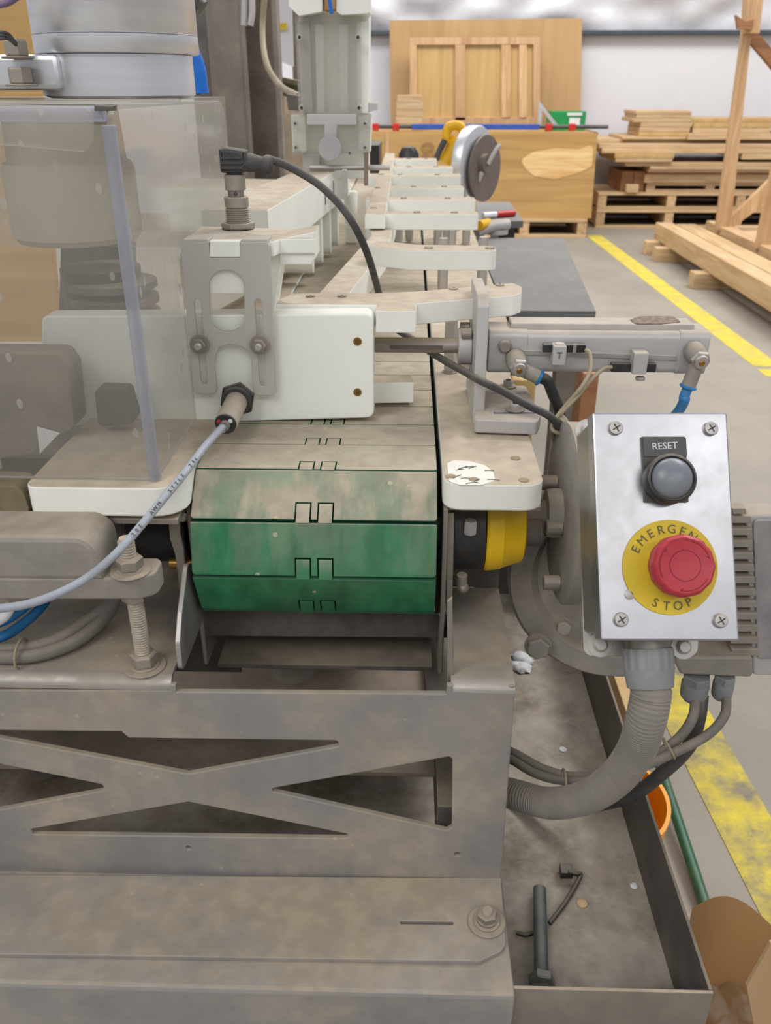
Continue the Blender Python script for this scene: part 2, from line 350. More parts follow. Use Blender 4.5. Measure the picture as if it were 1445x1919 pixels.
def text_me(s, size, ext=.0002):
    cu = bpy.data.curves.new('t', 'FONT'); cu.body = s; cu.size = size; cu.extrude = ext; cu.align_x = 'CENTER'; cu.align_y = 'CENTER'; cu.resolution_u = 3
    o = bpy.data.objects.new('t', cu); COL.objects.link(o); dg = bpy.context.evaluated_depsgraph_get()
    me = bpy.data.meshes.new_from_object(o.evaluated_get(dg)); bpy.data.objects.remove(o); bpy.data.curves.remove(cu); return me
def text(name, s, size, M, m, parent, bold=0): 
    return link(name, text_me(s, size), m, parent, M, 0)
def copy_thing(r, delta, label=None, group=None):
    c = r.copy(); COL.objects.link(c); c.location = r.location+Vector(delta)
    if label: c['label'] = label
    if group: c['group'] = group
    for ch in r.children:
        d = ch.copy(); COL.objects.link(d); d.parent = c
        for g in ch.children:
            e = g.copy(); COL.objects.link(e); e.parent = d
    return c
def join_me(meshes):
    bm = bmesh.new()
    for me in meshes: bm.from_mesh(me)
    return from_bm(bm)
#==================================================================== SETTING
struct(box('floor', -6, 8, -3, 8.3, -.1, 0, FLOORM, None, 0))
struct(box('wall_back', -6, 8, 8.15, 8.35, 0, U(900, 64, Y=8.15).z, WALLM, None, 0))
struct(box('trim_1', -6, 8, 8.07, 8.16, U(900, 66, Y=8.1).z, U(900, 57, Y=8.1).z, TRIMM, None, .005))
bm = bmesh.new(); z0 = U(900, 58, Y=8.15).z; nx, nz = 220, 40; g = []
for j in range(nz+1):
    row = []
    for i in range(nx+1):
        x = -6+14*i/nx; z = z0+1.9*j/nz
        sag = .05*math.sin(min(1, (z-z0)/.45)*PI/2)*(.75+.25*math.cos(x*5.2))
        fold = .07*noise.noise(Vector((x*3.5, z*6, 1)))+.02*noise.noise(Vector((x*9, z*3+x*4, 5)))
        row.append(bm.verts.new((x, 8.14-sag-fold, z)))
    g.append(row)
for j in range(nz):
    for i in range(nx): bm.faces.new((g[j][i], g[j][i+1], g[j+1][i+1], g[j+1][i]))
struct(link('wall_insulation', from_bm(bm), INSUL, None, None, 80))
STRIPE2 = mat('yellow_floor_paint_fresh', (214, 194, 44), .6, film=.35, ns=14, dcol=(150, 142, 124), dust=.10)
def stripe(name, pts, m=None):
    return struct(plate(name, pts, MZ(.0015), .0015, m or STRIPE, None, bevel=0.0001))
a = U(1110, 448, Z=0); b = U(1420, 700, Z=0)
stripe('trim_2', [(1.385, 7.0), (1.50, 7.0), (1.56, 3.50), (1.445, 3.50)], STRIPE2)
stripe('trim_3', [(1.445, 3.36), (2.9, 3.36), (2.9, 3.46), (1.445, 3.46)], STRIPE2)
stripe('trim_4', [(.445, 1.75), (.54, 1.75), (.62, .60), (.525, .60)])
#==================================================================== BACKGROUND BY THE WALL
t = thing('plywood_sheet', 'large plain plywood sheet leaning against the white back wall', 'plywood', (.6, 7.95, 0))
pplate('board', [(730, 38), (1091, 34), (1085, 436), (735, 436)], MY(7.95), .02, PLYD, t)
t = thing('crate_panel', 'plywood crate lid with raised frame boards leaning on the larger sheet', 'panel', (.6, 7.8, 0))
M = MY(7.8)
pplate('board', [(768, 72), (1010, 70), (1005, 436), (772, 436)], M, .02, PLYL, t)
for q in ([(768, 70), (1012, 69), (1012, 83), (768, 84)], [(768, 84), (781, 84), (781, 240), (768, 240)], [(853, 84), (872, 84), (872, 225), (853, 225)], [(940, 84), (957, 84), (957, 222), (940, 222)], [(973, 84), (988, 84), (988, 222), (973, 222)], [(1000, 83), (1012, 83), (1012, 240), (1000, 240)], [(781, 220), (1000, 220), (1000, 240), (781, 240)]):
    pplate('frame_board', q, MY(7.775), .025, PINEZ, t)
crt = thing('plywood_crate', 'long plywood crate with a knotty patch standing on a low wooden pallet', 'crate', (.5, 6.9, 0))
zc1 = U(900, 248, Y=6.9).z; zc0 = U(900, 409, Y=6.9).z
pplate('front_panel', [(690, 250), (1120, 250), (1108, 409), (690, 409)], MY(6.9), .02, PLY, crt)
xr = U(1118, 300, Y=6.9).x
box('side_panel', xr-.03, xr-.01, 6.92, 7.55, zc0, zc1, PLY, crt); box('back_panel', -.3, xr-.02, 7.53, 7.55, zc0, zc1, PLY, crt)
box('lid', -.3, xr, 6.92, 7.56, zc1-.02, zc1, PLY, crt)
pplate('edge_batten', [(722, 250), (729, 250), (729, 409), (722, 409)], MY(6.895), .01, PINEZ, crt)
text('stencil_number', '20', .14, frame(U(803, 285, Y=6.89), VZ, -VX), mat('faint_ink', (150, 116, 72), .7), crt)
# knotty veneer patch
pplate('veneer_patch', [(975, 300), (1000, 285), (1040, 278), (1085, 280), (1112, 270), (1110, 312), (1080, 326), (1040, 336), (1000, 330), (985, 316)], MY(6.8975), .003, wood('veneer', (206, 156, 92), (240, 212, 158), 0, 6), crt, r=.03)
def pallet(label, x0, x1, Y, z0, depth, h=.13, name='pallet', group=None, blocks=3):
    t = thing(name, label, 'pallet', ((x0+x1)/2, Y, z0), group)
    box('bottom_board', x0, x1, Y, Y+.09, z0, z0+.022, PINE, t); box('gap_backing_board', x0+.01, x1-.01, Y+depth-.05, Y+depth-.02, z0+.022, z0+h-.022, PINED, t); box('top_board', x0, x1, Y, Y+.09, z0+h-.022, z0+h, PINE, t)  # brown board added at the back so the pallet gaps read dark
    for k in range(1, 7): box('top_board', x0, x1, Y+k*depth/7.2, Y+k*depth/7.2+.105, z0+h-.022, z0+h, PINE, t)
    for k in range(blocks):
        xx = x0+(x1-x0-.07)*k/(blocks-1); box('stringer', xx, xx+.07, Y+.004, Y+depth, z0+.022, z0+h-.022, PINEY, t)
    return t
pallet('low pallet under the long plywood crate', .0+U(980, 430, Y=6.86).x-.9, xr-.03, 6.86, 0, .65, zc0, blocks=4)
# lumber stack
Yp = 7.36
def zy(py, Y=Yp): return U(1250, py, Y=Y).z
xl = max(U(1118, 400, Y=Yp).x, xr+.01)
z_a = .155; z_b = .31
zp = [0, U(1250, 393, Y=Yp).z, U(1250, 361, Y=Yp).z]
pallet('pallet on the floor at the bottom of the lumber stack', xl, xl+2.3, Yp, 0, .65, zp[1], group=None, blocks=5)
pallet('second pallet up, directly on the floor pallet of the lumber stack', xl, xl+2.3, Yp, zp[1], .65, zp[2]-zp[1], blocks=5)
xx = U(1213, 350, Y=Yp).x
pallet('small pallet with dark gaps on top of the two wide pallets', xx, xx+1.5, Yp+.02, zp[2], .62, U(1300, 343, Y=Yp).z-zp[2], blocks=4)
for i, (x0, x1, lab) in enumerate([(1164, 1186, 'left brown block end between pallet and boards'), (1187, 1208, 'right brown block end between pallet and boards')]):
    tag(pbox('wood_block', x0, x1, 321, 361, Yp+.05, .5, PINED), lab, 'wood block')
tag(pbox('wood_block', 1174, 1197, 346, 361, Yp-.03, .07, PINE), 'small pale block in front of the two brown block ends', 'wood block')
boards = [  # x0,x1,y0,y1,Y,depth
 (1119, 1500, 262, 269, 6.85, .7), (1119, 1500, 269, 278, 6.72, .8), (1124, 1500, 278, 287, 6.7, .8), (1148, 1258, 287, 296, 6.68, .8), (1150, 1256, 296, 303, 6.68, .8),
 (1385, 1500, 287, 298, 6.7, .8), (1170, 1500, 303, 311, 6.7, .8), (1216, 1500, 311, 317, 6.68, .8), (1216, 1500, 317, 322, 6.7, .8),
 (1164, 1284, 256, 262, 6.8, .6), (1284, 1500, 250, 262, 6.75, .6),
 (1195, 1289, 248, 256, 6.8, .5), (1195, 1289, 239, 248, 6.8, .5), (1196, 1292, 230, 239, 6.8, .5),
 (1293, 1437, 240, 250, 6.78, .5), (1293, 1437, 231, 240, 6.78, .5), (1290, 1500, 222, 231, 6.82, .5),
 (1181, 1289, 222, 230, 6.8, .5), (1186, 1288, 215, 222, 6.8, .5), (1184, 1287, 208, 215, 6.8, .5)]
labs = ['thin board under the two upper heaps of the lumber stack', 'wide board at the left shoulder of the lumber stack', 'wide board just below the left shoulder of the lumber stack',
 'short board left of the dark gap, upper of two', 'short board left of the dark gap, lower of two', 'short board right of the dark gap in the lumber stack', 'long board right under the dark gap', 'long board second from the bottom of the upper lumber heap', 'lowest long board resting over the small pallet',
 'short board under the left upper heap', 'thick board under the right upper heap, dark below its left end', 'lowest board of the left upper heap', 'second board up in the left upper heap', 'third board up in the left upper heap',
 'lowest board of the right upper heap', 'middle board of the right upper heap', 'topmost long board reaching out of frame on the right heap', 'fourth board up in the left upper heap, sticking out left', 'second board from the top of the left upper heap', 'topmost board of the left upper heap']
boards += [(1216, 1500, 322, 327, 6.74, .8), (1213, 1500, 327, 343, 6.75, .06)]; labs += ['dark gapped board lying directly over the orange edge board', 'orange board on edge just above the small pallet']
for (x0, x1, y0, y1, yb, dp), l in zip(boards, labs):
    a = max(U(x0, 300, Y=Yp).x, xr+.012); b = U(x1, 300, Y=Yp).x; yo = Yp+(yb-6.75)
    tag(box('lumber_board', a, b, yo, min(yo+dp*.85, 8.04), zy(y1)+.0008, zy(y0), PINED if 'dark gapped' in l else random.choice([PINE, PINE, PLYL]), None, .004), l, 'board', 'boards of the lumber stack')
# skid frame on right
sk = thing('timber_skid_frame', 'unfinished pine frame with upright posts standing on its own blocks at right', 'wooden frame', (2.2, 5.3, 0))
A0 = U(1236, 428, Z=.19); A1 = Vector((A0.x+.12, 3.6, .19))
def beamY(name, x, y0, y1, w, z0, z1, m=PINEY, dx=0, parent=sk):
    return plate(name, [(x, y0), (x+w, y0), (x+w+dx, y1), (x+dx, y1)], MZ(z1), z1-z0, m, parent, bevel=.004)
xb = U(1236, 428, Z=.19).x
beamY('side_beam', xb+.03, 3.7, 6.25, .11, .09, .20)
beamY('side_beam', xb+.17, 3.7, 6.25, .13, .09, .19)
beamY('side_beam', xb+.36, 3.7, 6.2, .09, .09, .22)
for k in range(9): box('deck_board', xb+.45, xb+1.6, 3.8+k*.27, 3.8+k*.27+.24, .15, .19, PINE, sk, .003)
for py, pxx in ((453, 1223), (492, 1291), (543, 1381)):
    q = U(pxx, py, Z=0); yb_ = min(q.y, 6.1); box('runner_block', xb-.05, xb+.5, yb_, yb_+.1, 0, .09, PINE, sk, .003)
pplate('upright_post', [(1342, 432), (1369, 432), (1411, 40), (1395, 40)], MY(5.9), .04, PINEZ, sk)
pplate('upright_post', [(1417, 466), (1445, 468), (1478, 300), (1452, 300)], MY(5.2), .04, PINEZ, sk)
pplate('post_splice', [(1398, 62), (1424, 62), (1434, -40), (1405, -40)], MY(5.85), .1, PINEZ, sk)
pplate('diagonal_brace', [(1358, 438), (1362, 416), (1500, 283), (1500, 335)], MY(5.95), .05, PINEZ, sk)
pplate('diagonal_brace', [(1392, 62), (1408, 48), (1500, 150), (1500, 190)], MY(5.98), .05, PINED, sk)
pplate('cleat', [(1380, 28), (1396, 40), (1414, 36), (1410, 56), (1384, 54)], MY(5.83), .04, PINED, sk)
# things on the crate
zt = zc1
def on_crate(name, x0, x1, y0, Y, depth, m, lab, cat, group=None):
    ym = y0; a = U(x0, 230, Y=Y); b = U(x1, 230, Y=Y); return tag(box(name, a.x, b.x, Y, Y+depth, zt, U((x0+x1)/2, y0, Y=Y).z, m), lab, cat, group)
h5 = (U(768, 178, Y=7.1).z-zt)/5
a = U(742, 210, Y=7.1).x; b = U(793, 210, Y=7.1).x
for k in range(5):
    tag(box('wood_offcut', a+random.uniform(0, .01), b-random.uniform(0, .01), 7.05, 7.3, zt+k*h5, zt+(k+1)*h5-.001, PINE, None, .003),
        ['bottom slat of the little pale wood pile on the crate', 'second slat up of the little pale wood pile', 'middle slat of the little pale wood pile', 'second slat from the top of the little pale wood pile', 'topmost slat of the little pale wood pile on the crate'][k], 'wood offcut', 'slats piled on the crate')
t = thing('green_box', 'green cardboard carton with white label on the plywood crate', 'box', (1.3, 7.2, zt))
pp = U(1032, 230, Y=7.15).x; pq = U(1097, 230, Y=7.15).x
box('carton', pp, pq, 7.15, 7.4, zt, U(1060, 209, Y=7.15).z, GREENB, t)
box('paper_label', pp+.14, pp+.22, 7.146, 7.15, zt+.02, zt+.09, WPRINT, t, .0005)
box('paper_label', pp+.12, pq-.03, 7.146, 7.15, zt+.105, zt+.125, WPRINT, t, .0005)
M = MY(7.08); tri = pix([(1008, 240), (1010, 188), (1050, 240)], M); tri2 = pix([(1015, 236), (1016, 206), (1038, 236)], M)
tag(plate('speed_square', tri, M, .012, ALU, None, [tri2]), 'triangular metal square leaning on the green carton', 'square')
def clamp(lab, x0, x1, Y, xb0, xb1, zz, heads):
    t = thing('pipe_clamp', lab, 'clamp', (0, Y, zt)); a = U(x0, 238, Y=Y).x; b = U(x1, 238, Y=Y).x
    cyl('pipe', .014, b-a, (a, Y, zz), (1, 0, 0), RUB, t)
    c = U(xb0, 238, Y=Y).x; d = U(xb1, 238, Y=Y).x; box('blue_bar', c, d, Y-.02, Y+.02, zz-.02, zz+.018, BLUEP, t, .004)
    for h in heads:
        e = U(h, 238, Y=Y).x; box('red_head', e-.025, e+.025, Y-.025, Y+.02, zz-.028, zz+.022, REDP, t, .006)
    return t
clamp('long bar clamp with blue bar and red heads on the crate front edge', 700, 1140, 6.97, 772, 1010, zt+.035, (704, 742, 1028, 1072))
#==================================================================== MID DISTANCE
# grey bench beside the conveyor
bt = thing('steel_bench', 'low grey steel bench beyond the air cylinder, right of the conveyor', 'bench', (.35, 1.7, 0))
zb = .70; q0 = U(1117, 583, Z=zb); q1 = U(1040, 446, Z=zb)
plate('tabletop', [(.17, q0.y), (q0.x, q0.y), (q1.x+.02, q1.y), (.17, q1.y)], MZ(zb), .012, TABLEM, bt)
box('apron', .18, q0.x-.01, q0.y+.01, q0.y+.03, zb-.06, zb-.012, BLACK, bt)
for x in (.2, q0.x-.05):
    for y in (q0.y+.05, q1.y-.1): box('leg', x, x+.04, y, y+.04, 0, zb-.012, POSTG, bt)
b2 = thing('dark_bench', 'small dark stand behind the low grey bench, near the crate', 'bench', (.5, 3.0, 0))
M = MZ(.68); o = pix([(893, 416), (981, 414), (955, 378), (893, 378)], M); plate('tabletop', o, M, .02, TABLEM, b2)
y_ = U(970, 416, Z=.68).y; xx0 = U(937, 416, Z=.68).x; xx1 = U(980, 416, Z=.68).x
box('cabinet', xx0, xx1-.02, y_+.02, y_+.3, 0.0, .66, BLACK, b2)
t = thing('marker_pen', 'white marker with red tip on the dark stand', 'marker', (.5, 3.1, .68))
p = U(905, 404, Z=.69); q = U(930, 402, Z=.69); cyl('barrel', .009, (q-p).length, p, q-p, WPRINT, t); cyl('cap', .010, .07, q, q-p, REDP, t)
t = thing('yellow_hand_tool', 'grey hand tool with yellow grip lying on the low grey bench', 'tool', (.37, 2.55, .70))
p = U(893, 436, Z=.715); q = U(952, 420, Z=.73); tube('body', [p, (p+q)/2+Vector((0, 0, .006)), q], .014, ALUD, t)
tube('grip', [U(898, 423, Z=.735), U(914, 418, Z=.735)], .012, YELT, t, n=2)
cyl('wheel', .03, .012, U(930, 438, Z=.705), (0, 0, 1), ALUD, t)
# circular saw
sw = thing('circular_saw', 'yellow circular saw with round metal guard standing on the bench end', 'saw', (.22, 2.45, .70))
cc = U(877, 305, Y=2.45); ax = (ray(877, 305)*-1).normalized()
ax = (Vector((.84, -.55, .0))).normalized()
rg = .092
lathe('blade_guard', [(rg*.96, 0), (rg, .004), (rg, .026), (rg*.97, .03), (rg*.9, .032), (.01, .034)], cc, ax, ALU, sw, 48)
lathe('lower_guard', [(rg*.88, .0), (rg*.9, .004), (rg*.9, .008), (.01, .009)], cc+ax*.034+Vector((.012, .012, -.014)), ax, mat('grey_guard', (120, 106, 102), .5, .3), sw, 40)
lathe('saw_disc', [(rg*.62, 0), (rg*.62, .002), (.01, .0025)], cc+ax*.043+Vector((0, 0, -.008)), ax, mat('pale_disc', (172, 166, 164), .4, .4), sw, 40)
cyl('arbor', .024, .02, cc+ax*.04, ax, DARKST, sw)
tube('guard_lever', [cc+ax*.06, cc+ax*.06+Vector((.02, 0, .035)), cc+ax*.055+Vector((.035, 0, .045))], .006, ALUD, sw)
tube('spring_arm', [cc+ax*.06+Vector((-.01, 0, -.01)), cc+ax*.06+Vector((-.03, 0, -.05)), cc+ax*.05+Vector((-.045, 0, -.085))], .008, ALUD, sw)
Yh = 2.50
tube('handle', [U(836, 268, Y=Yh), U(838, 245, Y=Yh), U(846, 236, Y=Yh), U(862, 237, Y=Yh), U(868, 250, Y=Yh), U(862, 275, Y=Yh)], .0125, YELT, sw)
tube('housing', [U(862, 262, Y=Yh), U(848, 285, Y=Yh), U(836, 306, Y=Yh)], .024, YELT, sw)
tube('grip', [U(834, 262, Y=Yh-.02), U(824, 282, Y=Yh-.02), U(817, 300, Y=Yh-.02)], .008, RUB, sw)
box('yellow_badge', -.008, .008, -.028, .028, 0, .003, YELT, sw, .001, M=frame(cc+ax*.034+Vector((-.05, -.02, .02)), Vector((.69, .72, 0)), VZ))
box('base_shoe', .155, cc.x+.08, 2.42, 2.56, .70, .706, ALU, sw)
t = thing('black_dome', 'dark round knob rising behind the farthest white crossbar', 'dome', U(766, 300, Y=2.6))
k0 = U(766, 302, Y=2.6); lathe('dome_shell', [(.03, -.03), (.03, 0), (.028, .02), (.018, .036), (.004, .04)], k0, (0, 0, 1), BLACK, t)
# black duct left of crate
tag(pbox('black_speaker_box', 688, 711, 272, 342, 2.8, .25, BLACK), 'black box seen between white post and crate', 'box')
# left background posts
def post(lab, x0, x1, yb, Y, d, m, name='steel_post', x0b=None, x1b=None):
    a = U((x0b or x0), yb, Y=Y).x; b = U((x1b or x1), yb, Y=Y).x
    return tag(box(name, a, b, Y, Y+d, 0, 2.3, m, None, .004), lab, 'post')
post('wide grey steel post behind the guard, left of the others', 372, 445, 0, 2.6, .1, POSTG)
post('brown grey steel post between the wide post and the white sheet', 447, 512, 0, 2.75, .12, POSTD)
post('narrow pale edge of a steel post right of the brown one', 510, 520, 60, 2.6, .05, POSTG)
post('dark narrow post right behind the white machine column', 545, 560, 60, 3.6, .1, POSTD)
t = thing('channel_rail', 'olive horizontal channel rail crossing behind the steel posts', 'rail', U(470, 150, Y=2.9))
pplate('web', [(378, 122), (565, 160), (565, 186), (378, 152)], MY(2.9), .05, OLIVE, t)
pplate('flange', [(378, 116), (565, 152), (565, 162), (378, 124)], MY(2.86), .09, OLIVE, t)
t = thing('taped_sheet', 'tall white sheet with yellow mark behind the machine column', 'sheet', U(530, 60, Y=3.4))
pplate('sheet', [(514, -40), (545, -40), (550, 125), (518, 112)], MY(3.4), .01, WALLM, t)
pplate('yellow_mark', [(520, 45), (537, 42), (538, 55), (521, 57)], MY(3.385), .003, YEL, t)
tag(pbox('tan_cabinet', 528, 575, 170, 760, 3.2, .3, mat('tan_paint', (196, 176, 152), .6)), 'tan cabinet low behind the white machine column', 'cabinet')
tube_c = tube('hanging_cable', [U(497, -20, Y=2.3), U(492, 60, Y=2.3), U(500, 120, Y=2.2), U(525, 160, Y=2.1), U(560, 182, Y=1.75)], .007, TANC); tag(tube_c, 'tan cable hanging in a curve beside the machine column', 'cable')
t = thing('air_fitting', 'clear tube fitting hanging near the top of the grey posts', 'fitting', U(465, 25, Y=2.4))
for dx in (-6, 6): tube('tube_end', [U(465+dx, -25, Y=2.4), U(465+dx*1.2, 22, Y=2.4), U(463+dx, 48, Y=2.4)], .008, ALUD, t)
t = thing('blue_strap', 'bright blue and teal tubes behind the top of the guard', 'tube', U(375, 130, Y=1.2))
tube('bright_tube', [U(360, 95, Y=1.2), U(372, 130, Y=1.2), U(378, 175, Y=1.2)], .009, BLUEF, t)
tube('teal_tube', [U(360, 102, Y=1.21), U(362, 140, Y=1.21), U(367, 178, Y=1.21)], .008, mat('teal', (60, 120, 140), .5), t)
tag(pplate('plywood_wall_panel', [(-200, -60), (56, -60), (112, 640), (-200, 640)], MY(1.75), .02, PLY), 'yellow plywood board standing behind the guard at far left', 'plywood')
tag(plate('rear_machine_cover', [(-.345, .0), (-.315, 0), (-.315, 1.3), (-.345, 1.3)], MY(1.5), .05, DARKST), 'narrow dark machine cover just right of the aluminium drum', 'cover')
tube_d = tube('dark_hose_end', [U(352, -30, Y=.9), U(362, 5, Y=.9), U(374, 20, Y=.9)], .011, BLACK); tag(tube_d, 'black hose end at the top right of the aluminium drum', 'hose')
#==================================================================== CONVEYOR
XL, XR, ZT = -.166, .025, .783
YC, RN, NA = .638, .0728, 10
ZCN = ZT-RN*math.cos(PI/NA)
bel = thing('conveyor_belt', 'green slatted conveyor belt turning down at the nose, dusty on top', 'conveyor belt', (0, .7, .7))
def slat_me(w, pitch, gp=.0005, th=.006):
    g = .0009; h = w/2; t1 = [(-.0135, -.003), (.0038, .0143)]; dpt = .0135
    low = -pitch/2+gp; up = pitch/2-gp*.6; x0 = -h+.001; x1 = h-.001
    o = [(x0, low)]
    for a, b in t1: o += [(a-g, low), (a-g, low+dpt+g), (b+g, low+dpt+g), (b+g, low)]
    o += [(x1, low), (x1, up), (x0, up)]
    ms = [plate_me(rnd(o, [.003]+[0]*8+[.003, .0015, .0015]), [], th, .0008)]
    for a, b in t1: ms.append(plate_me([(a, low-gp*1.7), (b, low-gp*1.7), (b, low+dpt), (a, low+dpt)], [], th, .0004))
    bm = bmesh.new()
    for me in ms: bm.from_mesh(me)
    return from_bm(bm)
P1 = 2*RN*math.sin(PI/NA)
GEDGE = mat('green_slat_edge', (20, 74, 48), .6)
smn = slat_me(XR-XL, P1, .0017); smf = slat_me(XR-XL, .048)
for me in (smn, smf):
    me.materials.append(GREEN); me.materials.append(GEDGE)
    for p in me.polygons:
        p.use_smooth = True; p.material_index = 1 if abs(p.normal.y) > .5 else 0
    me.set_sharp_from_angle(angle=math.radians(35))
xm = (XL+XR)/2
def slat(me, a, b):
    a = Vector(a); b = Vector(b); v = (a-b).normalized()
    o = bpy.data.objects.new('slat', me); COL.objects.link(o); o.parent = bel
    m = frame((a+b)/2, VX, v); o.matrix_local = Matrix.Translation(-bel.location) @ m; return o
ph = .6; pts = []
for k in range(0, 6):
    an = (ph+k)*2*PI/NA; pts.append((xm, YC-RN*math.sin(an), ZCN+RN*math.cos(an)))
first = pts[0]
for a, b in zip(pts, pts[1:]): slat(smn, a, b)
prev = Vector(first); 
p2 = Vector((xm, prev.y+.047, ZT)); slat(smf, p2, prev); prev = p2
for k in range(50):
    p2 = Vector((xm, prev.y+.048, ZT)); slat(smf, p2, prev); prev = p2
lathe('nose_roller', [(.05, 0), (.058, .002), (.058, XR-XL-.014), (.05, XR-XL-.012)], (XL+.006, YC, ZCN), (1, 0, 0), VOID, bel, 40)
cyl('roller_shaft', .012, .30, (XL-.02, YC, ZCN), (1, 0, 0), DARKST, bel)
# body under belt
fr = thing('conveyor_bed', 'dark steel conveyor bed under the slatted belt', 'conveyor frame', (0, 1, .6))
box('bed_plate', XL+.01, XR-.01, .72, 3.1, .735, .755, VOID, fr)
pplate('right_side_sheet', [(836, 962), (852, 962), (848, 1120), (836, 1128)], MY(.600), .003, STEEL, fr)
box('right_cheek', XR+.004, XR+.008, .592, 3.1, .60, .757, STEEL, fr)
box('right_top_flange', XR+.008, XR+.08, .596, 1.0, .754, .758, STEEL, fr)
box('left_cheek', XL-.008, XL-.004, .600, 3.1, .60, .757, STEEL, fr)
box('left_top_flange', XL-.11, XL-.006, .570, 3.1, .752, .757, STEEL, fr)
cyl('flange_curl', .006, .02, (XL-.125, .572, .752), (1, 0, 0), STEEL, fr)
M = MY(.592); pplate('left_end_sheet', [(314, 958), (336, 958), (338, 1000), (345, 1030), (352, 1130), (340, 1138), (328, 1040), (318, 1010)], M, .004, STEEL, fr, r=.003)
pplate('lower_pan', [(352, 1142), (838, 1150), (838, 1196), (370, 1192)], MY(.612), .004, DARKST, fr)
box('return_pan', XL, XR, .615, 2.5, .585, .59, DARKST, fr)
for x, y, zt_ in ((-.13, 1.3, .585), (-.0, 1.3, .585), (-.13, 2.9, .585), (0, 2.9, .585)): box('leg', x, x+.05, y, y+.05, 0, zt_, DARKST, fr)
cyl('pan_screw', .0022, .002, U(827, 1150, Y=.598), (0, -1, 0), WPRINT, fr)
lathe('pivot_rivet', [(.004, 0), (.0045, .001), (.003, .003)], U(342, 968, Y=.59), (0, -1, 0), STEEL, fr, 16)
cyl('bearing_hub', .026, .05, (XL-.065, YC, ZCN), (1, 0, 0), VOID, fr); cyl('bearing_ring', .018, .02, (XL-.085, YC, ZCN), (1, 0, 0), DARKST, fr)
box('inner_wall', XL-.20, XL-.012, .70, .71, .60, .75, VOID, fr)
cyl('grease_nipple', .0045, .02, U(318, 1056, Y=.60), (1, 0, 0), BRASS, fr)
# right pad
pad = thing('right_side_pad', 'white plastic side pad right of the belt with a scraped patch', 'plastic pad', (.07, .7, .77))
plate('pad', rnd([(XR+.003, .578), (.103, .578), (.107, 1.0), (.125, 1.02), (.14, 3.1), (XR+.003, 3.1)], [.014, .014, 0, 0, 0, 0]), MZ(.785), .022, PAD, pad, bevel=.0015)
pplate('scraped_patch', [(838, 868), (850, 862), (880, 864), (910, 872), (925, 885), (928, 900), (905, 908), (860, 908), (842, 902)], MZ(.7853), .0004, WHITEC, pad, r=.005, bevel=.0001)
for px_, py_ in ((888, 898), (982, 899), (845, 892), (966, 858)):
    q = U(px_, py_, Z=.7855); lathe('screw_hole', [(.0035, -.0008), (.004, 0), (.0012, .0001)], q, (0, 0, 1), mat('hole_rim', (150, 132, 108), .7), pad, 16)
for k in range(10):
    x = random.uniform(845, 930); y = random.uniform(868, 905); q = U(x, y, Z=.7857); d = Vector((random.uniform(.4, 1), random.uniform(-.3, .5), 0)).normalized()*random.uniform(.002, .006)
    tube('scratch', [q-d, q+Vector((0, .0008, 0)), q+d], .00025, INK, pad, 5, 3)
# left pad
pad2 = thing('left_side_pad', 'white plastic side pad left of the belt under the clear guard', 'plastic pad', (-.22, .7, .77))
plate('pad', rnd([(-.283, .565), (XL-.0, .565), (XL-.003, 3.1), (-.283, 3.1)], [.01, .022, 0, 0]), MZ(.785), .024, PAD, pad2, bevel=.0015)
# ---- pusher plate (big white block) with top comb finger
pu = thing('white_pusher_plate', 'big white plastic plate standing across the belt, bolted to a flat finger plate', 'plastic plate', (-.1, .71, .79))
M = MY(.71)
pplate('upright_plate', [(78, 592), (700, 588), (701, 783), (78, 800)], M, .022, WHITEC, pu, r=.007, bevel=.0015)
for q in ((670, 640), (670, 735)):
    c = U(*q, Y=.7097); lathe('screw_hole', [(.0034, -.0005), (.0036, .0002), (.0022, .0003)], c, (0, -1, 0), BRASS, pu, 20); lathe('hole_bottom', [(.0023, 0), (.0023, .0006)], c, (0, -1, 0), mat('hole_brown', (96, 74, 30), .7), pu, 20)
M = MZ(.882)
fo = pix([(500, 574), (548, 549), (700, 549), (780, 546), (962, 530), (978, 537), (978, 547), (962, 553), (781, 568)], MZ(.882)); fx = [U(779, 590, Z=.882).x, U(701, 590, Z=.882).x, fo[0][0]]
plate('finger_plate', [(max(x_, XL-.02), max(y_, .734)) for x_, y_ in fo]+[(fx[0], .712), (fx[1]+.001, .712), (fx[1]+.001, .7335)], M, .019, WHITE, pu, bevel=.001)
pplate('lower_finger', [(640, 705), (772, 703), (775, 716), (640, 718)], MZ(.807), .020, WHITE, pu, bevel=.001)
for q in ((582, 556), (641, 556), (850, 542), (937, 535)):
    c = U(*q, Z=.882); lathe('screw', [(.0042, 0), (.004, .0012), (.0015, .0016), (.0015, .0005)], c, (0, 0, 1), STEEL, pu, 18)
def standoff(lab, px_, pyb, zb_, zt2, r=.006, grp='hex standoffs under the white crossbars'):
    c = U(px_, pyb, Z=zb_); t = thing('hex_standoff', lab, 'standoff', c, grp)
    hexa('hex_body', r, zt2-zb_, c, (0, 0, 1), STAINM, t); cyl('foot_washer', r*1.25, .0015, c+Vector((0, 0, -.0002)), (0, 0, 1), STEEL, t); return t
standoff('hex standoff on the right pad under the nearest finger, below the cylinder rod', 843, 697, .785, .863, .0065)
